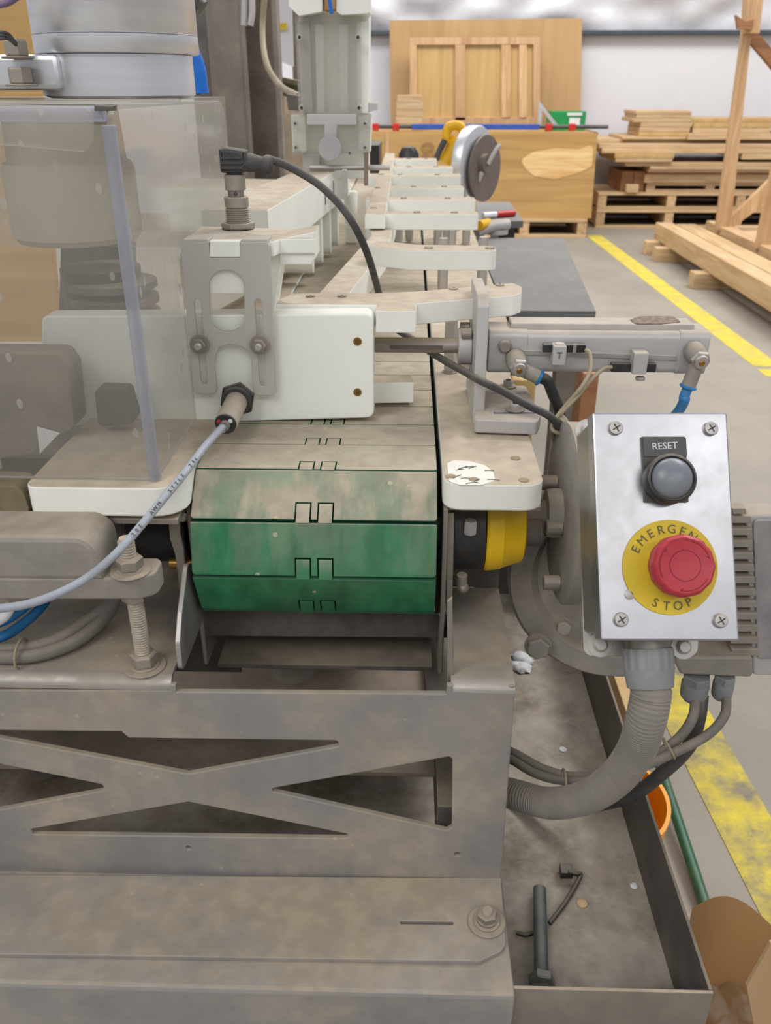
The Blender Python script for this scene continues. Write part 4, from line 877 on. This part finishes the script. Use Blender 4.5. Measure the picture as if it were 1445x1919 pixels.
# conduit gland
pg = pix([(1214, 1222)], MB @ Matrix.Translation((0, 0, -.035)))[0]
Gc = (MB @ Matrix.Translation((0, 0, -.035))) @ Vector((pg[0], pg[1], 0)); gd = -v_
gl_ = thing('conduit_gland', 'large grey ribbed gland screwed into the bottom of the control box', 'cable gland', Gc)
cyl('gland_neck', .0145, .012, Gc-gd*.012, gd, mat('neck_steel', (130, 124, 116), .4, .7), gl_)
lathe('ribbed_nut', [(.0155, -.003), (.0162, -.001), (.016, .011)], Gc, gd, GLAND, gl_, 64, 20, lob=lambda k: .035 if k % 4 < 2 else 0)
lathe('smooth_ring', [(.0162, 0), (.0163, .002), (.0150, .0125), (.0125, .0135)], Gc+gd*.0105, gd, GLAND, gl_, 48)
Gb = Gc+gd*.020
cond = [Gb, Gb+gd*.008, U(1210, 1350, Y=.452), U(1190, 1410, Y=.468), U(1150, 1462, Y=.49), U(1095, 1495, Y=.52), U(1030, 1505, Y=.55), U(970, 1490, Y=.57), U(900, 1470, Y=.60), U(840, 1440, Y=.64)]
tag(tube('flexible_conduit', cond, .0128, CONDUIT, None, 28, 40, rf=lambda i, n: (1.045, 1.045, .985)[i % 3], step=.00085), 'thick grey ribbed conduit curving from the control box behind the frame', 'conduit')
tag(tube('motor_cable', [g2+Vector((0, 0, .004)), U(1358, 1340, Y=.60), U(1325, 1378, Y=.59), U(1260, 1412, Y=.58), U(1180, 1446, Y=.58), U(1110, 1462, Y=.58), U(1050, 1462, Y=.59), U(1000, 1448, Y=.60), U(955, 1422, Y=.62), U(900, 1400, Y=.66)], .0042, CABLED), 'thin grey cable from the narrower gland sweeping left', 'cable')
tag(tube('motor_cable', [g1+Vector((-.002, 0, .004)), U(1298, 1345, Y=.60), U(1270, 1385, Y=.595), U(1220, 1420, Y=.59), U(1150, 1448, Y=.59), U(1080, 1456, Y=.60), U(1020, 1442, Y=.61), U(960, 1410, Y=.63), U(900, 1385, Y=.67)], .0045, CABLED), 'thin grey cable from the wider gland, tied to the other thin cable', 'cable')
tag(tube('motor_cable', [g1+Vector((.003, 0, .004)), U(1308, 1350, Y=.61), U(1290, 1400, Y=.615), U(1240, 1450, Y=.62), U(1180, 1492, Y=.63), U(1100, 1510, Y=.65), U(1000, 1505, Y=.68), U(900, 1490, Y=.72), U(820, 1470, Y=.78), U(750, 1435, Y=.82)], .0065, RUB), 'thick dark cable hanging lowest behind the ribbed conduit', 'cable')
for (a, b), l in (((1253, 1402), 'zip tie around the cables right of the conduit'), ((1057, 1462), 'zip tie around the cables left of the conduit')):
    c = U(a, b, Y=.583); dd = Vector((.5, .1, .25)) if a > 1200 else Vector((1, 0, 0)); dd.normalize()
    q = axisM(c, dd); tag(tube('zip_tie', [q @ Vector((.0095*math.cos(t_), .0095*math.sin(t_), 0)) for t_ in [2*PI*k/16 for k in range(17)]], .0011, TANC, None, 8, 1), l, 'zip tie')
#==================================================================== MACHINE FRAME
mf = thing('machine_stand', 'dusty steel machine frame with X shaped brace panel and ledges', 'machine stand', (-.2, .55, 0))
M = MY(.52)
XO = -260
outer = [(XO, 1293), (318, 1294), (318, 1284), (329, 1284), (330, 1297), (836, 1301), (838, 1285), (848, 1285), (849, 1295), (965, 1299), (939, 1648), (XO, 1640)]
hA = [(-40, 1368), (227, 1371), (241, 1383), (632, 1388), (637, 1399), (353, 1451), (-40, 1380)]
hA = [(-90, 1368), (227, 1371), (241, 1383), (632, 1388), (637, 1399), (353, 1451), (0, 1384), (-90, 1368)][:-1]
hB = [(58, 1554), (353, 1503), (651, 1563), (653, 1569), (648, 1572), (61, 1564)]
hC = [(-200, 1388), (0, 1432), (190, 1470), (196, 1477), (190, 1483), (0, 1518), (-200, 1552)]
hD = [(508, 1478), (842, 1418), (848, 1422), (847, 1551), (838, 1557), (512, 1484)]
hs = [rnd(pix(h, M), .002) for h in (hA, hB, hC, hD)]
plate('brace_panel', pix(outer, M), M, .005, FRAME, mf, hs+[circ(*pix([(353, 1589)], M)[0], .0022, 14), circ(*pix([(857, 1601)], M)[0], .0022, 14)], bevel=.0009)
# ledges
zl = .645
M = MZ(zl)
WORN = mat('worn_bend_steel', (176, 172, 168), .3, .85, dust=.35, film=.5, ns=12, dcol=(160, 146, 128))
def ledge(x0, x1, y1):
    r = .010
    plate('ledge', [(x0, .52+r), (x1, .52+r), (x1, y1), (x0, y1)], MZ(zl), .004, FRAME, mf, bevel=.0002)
    bm = bmesh.new(); a = []
    for x in (x0, x1):
        a.append([bm.verts.new((x, .52+r-rr*math.sin(t_), zl-r+rr*math.cos(t_))) for rr, T_ in ((r, range(9)), (r-.004, range(8, -1, -1))) for t_ in [PI/2*k/8 for k in T_]])
    n = len(a[0])
    for k in range(n): bm.faces.new((a[0][k], a[1][k], a[1][(k+1) % n], a[0][(k+1) % n]))
    bm.faces.new(a[0]); bm.faces.new(list(reversed(a[1]))); bmesh.ops.recalc_face_normals(bm, faces=bm.faces)
    link('rounded_bend', from_bm(bm), WORN, mf, None, 30)
ledge(-.75, U(318, 1272, Y=.52).x, .72); ledge(.036, .0845, .66)
box('rear_riser', .036, .0845, .66, .664, .645, .70, DARKST, mf)
box('ledge_rear_wall', -.75, -.17, .72, .724, .50, .69, DARKST, mf)
pplate('right_lip', [(838, 1128), (848, 1120), (851, 1272), (846, 1300), (838, 1300)], MY(.531), .003, STEEL, mf)
lipM = MX(-.1435)
plate('left_upstand', rnd([(.528, .646), (.60, .646), (.605, .70), (.575, .715), (.545, .69), (.53, .672)], .006), MX(U(330, 1200, Y=.54).x+.006), .004, STAINM, mf)
box('side_post', .0795, .0845, .522, .70, .438, .643, FRAME, mf)
# foot flange
pplate('foot_flange', [(XO, 1637), (939, 1645), (948, 1770), (938, 1783), (900, 1801), (XO, 1784)], MZ(.438), .0045, FRAME, mf, r=[0, 0, .01, .008, .006, 0], bevel=.0008, holes=[[(752, 1726), (848, 1727), (851, 1729), (848, 1732), (752, 1731), (749, 1728)]])
# base beam
box('base_beam', -.85, .0875, .416, .54, .30, .4335, mat('beam_steel', (158, 157, 158), .4, .5, dust=.42, film=.7, ns=6, dcol=(168, 154, 134)), mf, .004)
for x in (-.7, .03): box('beam_leg', x, x+.05, .43, .48, 0, .30, DARKST, mf)
for x in (-.7, 0.0): box('rear_leg', x, x+.05, 1.3, 1.35, 0, .50, DARKST, mf)
for a_, b_ in ((-.72, -.65), (.03, .085)): box('side_beam', a_, b_, .54, 1.35, .445, .50, DARKST, mf)
def nutstack(name, lab, c, r=.0085):
    t = thing(name, lab, 'bolt', c)
    cyl('large_washer', r*2.05, .0015, c, VZ, STEEL, t); cyl('washer', r*1.45, .0018, c+VZ*.0015, VZ, STEEL, t); lathe('spring_washer', [(r*1.15, 0), (r*1.15, .002)], c+VZ*.0033, VZ, STEEL, t, 24)
    hexa('nut', r*1.1, .0065, c+VZ*.005, VZ, STEEL, t, .3); threaded('stud', r*.58, .012, c+VZ*.003, VZ, STEEL, t, .0012); return t
nutstack('anchor_bolt', 'hex nut and washers at the right end of the frame foot', U(912, 1728, Z=.4385), .0075)
# tray
tr = thing('drip_tray', 'shallow dirty steel tray with raised sides below the machine', 'tray', (0, 1, .35))
TX = .2395; TY = .428; TZ0 = .352; TZ1 = .43
box('tray_floor', -.75, TX, TY, 1.12, TZ0-.004, TZ0, TRAYF, tr, .0005); box('right_side', TX-.003, TX, TY, 1.12, TZ0-.004, TZ1, DARKST, tr, .0008)
box('front_side', -.75, TX, TY-.003, TY, TZ0-.05, TZ1, STEEL, tr, .0008); box('back_side', -.75, TX, 1.12, 1.123, TZ0, TZ1, DARKST, tr, .0008)
for x in (-.6, .18):
    for y in (.5, 1.05): box('leg', x, x+.04, y, y+.04, 0, TZ0-.004, DARKST, tr)
BC = Vector((0, 0, 0))
# bolt in tray
bo = thing('loose_bolt', 'long hex bolt lying in the tray, head towards the viewer', 'bolt', U(1012, 1750, Z=.36))
pa = U(1015, 1830, Z=.363); pb = U(1011, 1664, Z=.360)
threaded('shank', .0062, (pb-pa).length, pa, pb-pa, BLUEBOLT, bo, .0014); hexa('head', .0115, .008, pa+(pa-pb).normalized()*.008, pb-pa, BLUEBOLT, bo)
t = thing('black_zip_strip', 'bent black cable tie lying in the tray beside the loose bolt', 'cable tie', U(1060, 1680, Z=.355))
tube('strip', [U(1030, 1730, Z=.355), U(1060, 1690, Z=.356), U(1087, 1643, Z=.357), U(1080, 1638, Z=.36), U(1065, 1634, Z=.362)], .0022, BLACK, t, 8)
box('tie_head', -.006, .006, -.006, .006, 0, .008, BLACK, t, .001, M=Matrix.Translation(U(1060, 1638, Z=.354)))
tag(tube('black_tie_tail', [U(968, 1748, Z=.354), U(985, 1752, Z=.355), U(1000, 1748, Z=.354)], .002, BLACK, None, 8), 'short black tie tail lying left of the loose bolt in the tray', 'cable tie')
tag(lathe('white_washer', [(.0042, 0), (.0042, .001), (.0018, .0011)], U(1055, 1405, Z=.3522), VZ, WPRINT, None, 20), 'tiny white ring on the tray floor', 'washer')
tag(lathe('white_crumb', [(.003, 0), (.004, .001), (.002, .003)], U(1188, 1661, Z=.3522), VZ, WPRINT, None, 12), 'round white crumb on the tray near its right side', 'crumb')
tag(lathe('wood_chip', [(.005, 0), (.005, .002), (.002, .003)], U(1091, 1695, Z=.3522), VZ, PINE, None, 8), 'small tan wood chip on the tray floor', 'wood chip')
for i, (a, b, r) in enumerate(((975, 1232, .011), (988, 1240, .009), (980, 1252, .012), (965, 1248, .008))):
    c = U(a, b, Z=.353); bm = bmesh.new(); bmesh.ops.create_icosphere(bm, subdivisions=3, radius=1)
    for v in bm.verts: v.co = Vector((v.co.x*r*(1+.4*noise.noise(v.co*2+Vector((i*9, 0, 0)))), v.co.y*r*(1+.4*noise.noise(v.co*2+Vector((3, i*5, 0)))), max(0, v.co.z)*.006))
    tag(link('paint_drip', from_bm(bm), WPRINT, None, Matrix.Translation(c), 60), 'white paint blob on the tray under the gearbox, '+['at the back', 'rightmost', 'at the front', 'leftmost'][i], 'paint blob', 'white blobs on the tray floor')
# support tubes seen through the gap
tag(tube('cross_tube', [U(560, 1180, Y=.78), U(548, 1300, Y=.74)], .024, CAST, None, 24, 1), 'pale round tube under the belt behind the brace panel', 'tube')
tag(tube('cross_tube', [U(812, 1190, Y=.72), U(826, 1310, Y=.68)], .013, CAST, None, 20, 1), 'thin round tube under the belt near the right ledge', 'tube')
t = thing('inner_pan', 'dusty brown inner pan below the belt behind the brace panel', 'pan', (-.1, .9, .5))
box('pan_floor', -.7, .03, .60, 1.30, .475, .48, mat('pan_brown', (150, 136, 122), .7, film=.4), t, .0008); box('pan_wall', -.7, .03, 1.30, 1.304, .48, .60, DARKST, t, .0008)
tag(tube('lower_hose', [U(-60, 1560, Y=.70), U(60, 1480, Y=.72), U(180, 1400, Y=.76), U(260, 1330, Y=.82)], .020, DARKST, None, 20), 'broad dark hose slanting behind the left of the brace panel', 'hose')
tag(tube('floor_caster', [U(440, 1600, Y=.80), U(520, 1545, Y=.80), U(600, 1570, Y=.80)], .018, BLACK, None, 20), 'black rounded foot seen through the lower brace opening', 'foot')
#==================================================================== LEFT LOWER: cast arm, rod, cables
ca = thing('cast_arm', 'beige dusty cast arm with rounded cover at the left edge', 'machine arm', (-.3, .52, .7))
zA = U(250, 1060, Y=.545).z
Mz = MZ(zA)
pplate('arm_plate', [(-260, 1084), (255, 1084), (290, 1076), (304, 1052), (296, 1045), (-260, 1045)], Mz, .018, CAST, ca, r=[0, .006, .01, .01, .004, 0], bevel=.0015)
yf = U(100, 1087, Z=zA).y
pplate('arm_cover', [(-260, 1005), (150, 1008), (180, 1028), (193, 1088), (-260, 1088)], MY(yf+.001), .045, CAST, ca, r=[0, .012, .016, 0, 0], bevel=.004)
pplate('bearing_dome', [(-260, 900), (40, 912), (60, 968), (-260, 1000)], MY(.64), .03, mat('beige_cast', (150, 138, 108), .7, film=.4), ca, r=.01)
rb0 = U(272, 1248, Z=zl)
rd = thing('levelling_rod', 'vertical threaded rod with nuts and washers between ledge and cast arm', 'threaded rod', rb0)
rc = Vector((rb0.x, rb0.y, zl))
ztop = U(243, 1008, Y=rb0.y).z
threaded('rod', .0062, ztop-zl-.002, rc+VZ*.002, VZ, THREAD, rd, .0022, 24)
cyl('bottom_washer', .0165, .0015, rc, VZ, STEEL, rd); cyl('thin_washer', .0115, .0012, rc+VZ*.0015, VZ, STEEL, rd); hexa('bottom_nut', .0105, .010, rc+VZ*.003, VZ, STEEL, rd, .25)
hexa('jam_nut', .0095, .006, Vector((rc.x, rc.y, zA-.024)), VZ, STEEL, rd, .5)
cyl('top_washer', .0150, .0015, Vector((rc.x, rc.y, zA)), VZ, STEEL, rd); lathe('spring_washer', [(.0098, 0), (.0098, .0018)], Vector((rc.x, rc.y, zA+.0015)), VZ, STAINM, rd, 24); hexa('top_nut', .0102, .009, Vector((rc.x, rc.y, zA+.0033)), VZ, STEEL, rd, .25)
for lab, P, r, m in (('upper blue tube curling at the left edge under the cast arm', [U(-60, 1180, Z=.668), U(0, 1166, Z=.668), U(35, 1146, Z=.67), U(70, 1115, Z=.675), U(95, 1080, Z=.68)], .0042, BLUE),
    ('lower blue tube curling at the left edge under the cast arm', [U(-60, 1205, Z=.66), U(0, 1194, Z=.66), U(35, 1175, Z=.66), U(75, 1140, Z=.665), U(100, 1100, Z=.67)], .0042, BLUE),
    ('white tube at the left edge above the blue ones', [U(-60, 1178, Z=.682), U(0, 1160, Z=.682), U(22, 1132, Z=.69)], .0045, WPRINT),
    ('dusty dark cable bundle resting on the left ledge, upper strand', [U(-60, 1218, Z=.653), U(40, 1218, Z=.653), U(110, 1200, Z=.653), U(165, 1165, Z=.656), U(205, 1135, Z=.665), U(222, 1105, Z=.68)], .0062, CABLED),
    ('dusty dark cable bundle resting on the left ledge, lower strand', [U(-60, 1228, Z=.652), U(50, 1230, Z=.652), U(125, 1210, Z=.652), U(175, 1178, Z=.655), U(205, 1145, Z=.66), U(215, 1118, Z=.672)], .0055, CABLED)):
    tag(tube('tube' if 'tube' in lab else 'machine_cable', P, r, m), lab, 'tube' if 'tube' in lab else 'cable')
q = axisM(U(40, 1225, Z=.6525), (1, 0, -.05)); tag(tube('zip_tie', [q @ Vector((.0115*math.cos(t_), .0125*math.sin(t_), 0)) for t_ in [2*PI*k/16 for k in range(17)]], .0011, TANC, None, 8, 1), 'tan zip tie around the dusty cable bundle on the left ledge', 'zip tie')
#==================================================================== GUARD AND DRUM
GX = -.186; GY = .577; GZ = 1.040
gd_ = thing('clear_guard', 'hazy scratched clear plastic guard with rounded bends at left', 'guard', (-.35, .7, .785))
plate('front_sheet', rnd([(-.60, .786), (GX, .786), (GX, GZ-.012), (-.60, GZ-.012)], 0), MY(GY), .004, ACR, gd_, bevel=.0005)
plate('side_sheet', rnd([(GY+.004, .786), (.708, .786), (.708, .895), (.94, .895), (.94, GZ-.004), (GY+.004, GZ-.004)], [0, 0, 0, .02, .02, .01]), MX(GX), .004, ACR, gd_, bevel=.0005)
cyl('corner_bend', .0045, GZ-.012-.786, (GX-.002, GY+.002, .786), VZ, ACRE, gd_)
Mz = MZ(GZ)
plate('top_sheet', rnd([(-.60, GY+.004), (GX-.004, GY+.004), (GX-.004, .94), (-.60, .94)], 0), Mz, .004, ACR, gd_, [circ(-.262, .80, .065, 40)], bevel=.0005)
cyl('top_bend', .0045, .41, (-.60, GY+.004, GZ-.006), (1, 0, 0), ACRE, gd_)
pplate('front_lip', [(-260, 188), (160, 200), (173, 214), (172, 268), (158, 285), (-260, 250)], MY(GY-.012), .004, ACR, gd_, r=.006)
pplate('lip_gap_shade', [(176, 196), (214, 198), (214, 208), (176, 208)], MY(GY-.006), .006, DARKST, gd_)  # dark strip stands in for the shaded gap beside the front lip
box('back_sheet', -.60, GX, .94, .944, .895, GZ, ACR, gd_, .0005)
dr = thing('aluminium_drum', 'stacked round aluminium housing standing on top of the clear guard', 'drum', (-.26, .80, 1.03))
def drx(px_, py_, Y): return U(px_, py_, Y=Y)
cxd = (U(65, 50, Y=.80).x+U(368, 50, Y=.80).x)/2; rd1 = (U(368, 50, Y=.80).x-U(65, 50, Y=.80).x)/2*.985
zz = lambda py: U(215, py, Y=.80-rd1).z
zq = [zz(172), zz(98), zz(60), zz(-120)]
lathe('lower_ring', [(rd1-.010, GZ+.0005), (rd1-.004, GZ+.0025), (rd1-.004, zq[1]-.0005)], (cxd-.002, .80, 0), VZ, ALU, dr, 96, 60)
lathe('middle_ring', [(rd1-.001, zq[1]), (rd1, zq[1]+.001), (rd1, zq[2]-.0005), (rd1-.001, zq[2])], (cxd, .80, 0), VZ, ALU, dr, 96, 60)
lathe('upper_housing', [(rd1-.001, zq[2]+.0002), (rd1-.0002, zq[2]+.001), (rd1-.0002, zq[3])], (cxd, .80, 0), VZ, ALU, dr, 96, 60)
box('flat_flange', cxd-.20, cxd-.03, .80-rd1+.006, .86, zq[0]+.001, zq[1]-.001, ALU, dr, .004)
box('side_block', cxd-.26, cxd-.115, .72, .80, zq[0]-.002, zz(90), ALUD, dr, .003)
for q in ((38, 142), (30, 90)):
    c = U(*q, Y=.73); hexa('hex_bolt', .009, .012, c+Vector((0, 0, -.006)), (0, 0, 1), STEEL, dr); cyl('bolt_washer', .012, .0015, c+Vector((0, 0, -.0072)), VZ, STEEL, dr)
for k in range(3): tag(tube('thin_black_wire', [U(-20, 60+8*k, Y=.70), U(12, 62+5*k, Y=.70), U(30, 80+2*k, Y=.72)], .0012, BLACK, None, 6), 'thin black wire above the bolt at the left edge, '+['uppermost', 'middle', 'lowest'][k], 'wire')
tag(tube('purple_wire', [U(-20, 12, Y=.6), U(15, 5, Y=.6), U(40, -12, Y=.6)], .002, mat('purple', (120, 100, 130), .5), None, 8), 'purple grey wire crossing the top left corner', 'wire')
# inside guard
rt_ = thing('spindle_motor', 'dark spindle motor with pale collar inside the clear guard', 'spindle motor', (-.30, .80, .80))
px2 = lambda a, b, Y=.80: U(a, b, Y=Y)
lathe('pale_collar', [(.052, .925), (.056, .93), (.056, .985), (.054, .99), (.050, .992), (.048, 1.035)], (-.30, .80, 0), VZ, mat('beige_metal', (188, 180, 162), .6, film=.3), rt_, 48)
lathe('dark_body', [(.030, .84), (.036, .845), (.036, .90)], (-.285, .80, 0), VZ, BLACK, rt_, 40)
lathe('tool_holder', [(.008, .79), (.012, .80), (.022, .815), (.022, .84)], (-.285, .80, 0), VZ, DARKST, rt_, 32)
for k in range(3): lathe('dark_ring', [(.033, 0), (.040, .001), (.040, .007), (.033, .008)], (-.272, .79, .855+k*.014), VZ, DARKST, rt_, 36)
t = thing('tool_shroud', 'dark grey rounded shroud seen low through the guard at left', 'shroud', (-.34, .66, .80))
pplate('shroud', [(-260, 660), (110, 664), (128, 690), (140, 800), (60, 850), (-260, 900)], MY(.66), .03, mat('shroud_grey', (104, 98, 94), .6, film=.3), t, r=.008)
tag(pplate('dark_port', [(176, 730), (236, 732), (250, 780), (250, 795), (184, 800)], MY(.672), .02, mat('port_grey', (76, 74, 72), .5), None, r=.004), 'square dark port in front of the white plate behind the guard', 'port')
tag(pplate('dark_clamp', [(116, 385), (232, 392), (240, 590), (110, 592)], MY(.95), .04, mat('clamp_dark', (78, 72, 66), .6, film=.3), None, r=.006), 'dark upright clamp body behind the guard', 'clamp')
tag(pplate('paper_scrap', [(68, 800), (112, 812), (74, 852)], MY(.655), .002, WPRINT), 'white torn paper scrap low inside the guard', 'paper')
#==================================================================== MACHINE COLUMN (far white post)
mc = thing('machine_column', 'tall white machine column with clear cover plates and a round knob', 'machine column', U(620, 330, Y=1.5))
Yc2 = 1.5
pplate('back_slab', [(560, 20), (692, 20), (690, 335), (570, 335)], MY(Yc2+.02), .06, WHITE, mc, bevel=.002)
pplate('side_rail', [(557, 40), (580, 40), (586, 212), (566, 212)], MY(Yc2), .03, ALUD, mc)
pplate('side_rail', [(668, 40), (692, 40), (690, 212), (670, 212)], MY(Yc2), .03, WHITEC, mc)
pplate('inner_slide', [(590, 45), (606, 45), (608, 212), (594, 212)], MY(Yc2+.004), .02, WHITE, mc); pplate('inner_slide', [(636, 45), (652, 45), (652, 212), (638, 212)], MY(Yc2+.004), .02, WHITE, mc)
pplate('cover_plate', [(553, 30), (676, 30), (678, 215), (560, 215)], MY(Yc2-.012), .006, ACR2, mc)
pplate('top_block', [(541, -60), (604, -60), (604, 22), (560, 30), (541, 12)], MY(Yc2-.03), .06, WHITE, mc, r=.003); pplate('top_block', [(632, -60), (693, -60), (693, 25), (640, 28), (630, 22)], MY(Yc2-.03), .06, WHITE, mc, r=.003)
pplate('top_bridge', [(604, -60), (632, -60), (630, 18), (608, 20)], MY(Yc2-.02), .03, PLY, mc)
tube('blue_cord', [U(621, -40, Y=1.46), U(618, 0, Y=1.46), U(622, 26, Y=1.46)], .003, BLUEF, mc)
pplate('lower_cover', [(545, 212), (695, 212), (693, 288), (548, 288)], MY(Yc2-.016), .006, ACR2, mc)
pplate('lower_side_block', [(545, 216), (572, 216), (574, 284), (549, 284)], MY(Yc2-.008), .03, WHITEC, mc); pplate('lower_side_block', [(672, 216), (696, 216), (694, 284), (672, 284)], MY(Yc2-.008), .03, WHITEC, mc)
pplate('t_bracket', [(575, 214), (668, 214), (668, 234), (632, 234), (630, 262), (608, 262), (608, 234), (575, 234)], MY(Yc2-.024), .006, ALUD, mc)
c = U(619, 277, Y=Yc2-.03); cyl('round_knob', .0185, .012, c, (0, -1, 0), mat('knob_grey', (176, 176, 178), .5, .4, var=.05), mc, seg=48)
for q in ((562, 70), (671, 70), (566, 202), (673, 202), (554, 231), (684, 231), (555, 276), (684, 276), (656, 286)):
    c = U(*q, Y=Yc2-.019); cyl('socket_screw', .0052 if q[1] < 210 else .0035, .006, c, (0, -1, 0), STAINM, mc, seg=20); cyl('socket', .0024 if q[1] < 210 else .0016, .0008, c+Vector((0, -.006, 0)), (0, -1, 0), VOID, mc, b=.0001, seg=12)
pplate('foot_block', [(567, 288), (600, 288), (598, 335), (570, 335)], MY(Yc2), .04, ALUD, mc)
c = U(590, 314, Y=Yc2-.02); cyl('cross_rod', .0042, .13, Vector((U(580, 314, Y=1.48).x, 1.48, c.z)), (1, 0, 0), STAINM, mc)
pplate('lever', [(640, 318), (650, 318), (652, 365), (648, 376), (638, 370)], MY(1.40), .01, STAINM, mc, r=.003)
pplate('vertical_flat', [(682, 285), (690, 285), (689, 348), (682, 348)], MY(1.45), .02, mat('brown_flat', (130, 112, 96), .6), mc)
pplate('side_handle', [(536, 176), (560, 180), (562, 208), (540, 206)], MY(1.55), .05, DARKST, mc)
pplate('side_bar', [(690, 192), (706, 194), (706, 206), (690, 210)], MY(1.5), .05, ALUD, mc)
t = thing('white_taper_pin', 'white tapered plastic peg standing on the belt under the column', 'peg', U(660, 455, Z=.785))
c = U(658, 455, Z=.7835); h = U(658, 358, Y=c.y).z-c.z
lathe('peg', [(.0085, 0), (.010, .001), (.0135, h-.002), (.0125, h)], c, VZ, WHITEC, t, 32)
#==================================================================== RIGHT OF TRAY
tag(tube('green_pole', [U(1180, 1262, Z=.05), U(1325, 1706, Z=.012)], .0085, GREENP, None, 20, 1), 'dark green pole lying slanted on the floor beside the tray', 'pole')
bu = thing('orange_bucket', 'orange plastic bucket half hidden behind the tray side', 'bucket', U(1215, 1500, Z=0))
c = U(1121, 1498, Z=.24); 
lathe('bucket_wall', [(.062, -.24), (.085, -.02), (.085, 0), (.088, .001), (.088, .006), (.083, .006), (.081, -.01), (.058, -.235), (.001, -.235)], c, VZ, ORANGE, bu, 64, cap=False)
for l in ('pale plywood strip standing on edge beside the tray',):
    a = U(1150, 1275, Z=.33); b = U(1228, 1560, Z=.33)
    tag(plate('plywood_offcut', [(.318, .92), (.34, .92), (.345, 1.25), (.318, 1.25)], MZ(.25), .25, PLYL), l, 'plywood')
cbx = thing('cardboard_box', 'open brown cardboard carton at the lower right corner', 'cardboard box', (.42, .45, 0))
M = MZ(.2)
zB = .33
p1 = U(1300, 1708, Z=zB); p2 = U(1440, 1750, Z=zB)
def wallseg(name, A, B, z0, z1, th, m, parent):
    A = Vector(A); B = Vector(B); d = (B-A); L_ = d.length; d.normalize(); return plate(name, [(0, z0), (L_, z0), (L_, z1), (0, z1)], frame(Vector((A.x, A.y, 0)), Vector((d.x, d.y, 0)), VZ), th, m, parent)
A_ = (p1.x, p1.y); B_ = (p2.x+.05, p2.y-.02); D_ = (p1.x+.0, p1.y-.20); E_ = (p2.x+.05, p2.y-.22)
bm = bmesh.new(); n = 14; rows = []
for k in range(n+1):
    t_ = k/n; x = A_[0]+(B_[0]-A_[0])*t_; y = A_[1]+(B_[1]-A_[1])*t_+.018*math.sin(t_*PI*1.4); rows.append((bm.verts.new((x, y, 0)), bm.verts.new((x, y+.004, zB+.012*math.sin(t_*5)))))
for a, b in zip(rows, rows[1:]): bm.faces.new((a[0], b[0], b[1], a[1]))
bmesh.ops.solidify(bm, geom=list(bm.faces), thickness=.004); link('back_wall', from_bm(bm), CARD, cbx)
wallseg('left_wall', D_, A_, 0, .22, .004, CARD, cbx); wallseg('right_wall', (B_[0], B_[1]), (E_[0], E_[1]), 0, .30, .004, CARD, cbx)
plate('box_bottom', [A_, B_, E_, D_], MZ(.006), .004, CARD, cbx)
M = MY(.40); pplate('side_flap', [(1400, 1850), (1445, 1770), (1500, 1760), (1500, 1990), (1412, 1919)], MY(.40), .004, CARD, cbx)
bm = bmesh.new(); bmesh.ops.create_icosphere(bm, subdivisions=5, radius=1); c = U(1375, 1885, Z=.17)
for v in bm.verts:
    f_ = 1+.25*noise.noise(v.co*2.2)+.10*noise.noise(v.co*6); v.co = Vector((v.co.x*.055*f_, v.co.y*.05*f_, v.co.z*.06*f_))+c
tag(link('plastic_bag', from_bm(bm), FILM, None, None, 60), 'crumpled clear plastic bag inside the cardboard carton', 'bag')
# object seen under the cylinder: plywood piece and brown leg
tag(pbox('plywood_offcut', 955, 1000, 712, 840, 1.0, .02, PLYL), 'plywood offcut glimpsed under the cylinder beside its bracket', 'plywood')
tag(pbox('brown_table_leg', 1066, 1094, 700, 1215, 1.1, .05, PINED), 'brown wooden leg seen between cylinder and control box', 'leg')
print('objects', len(bpy.data.objects))
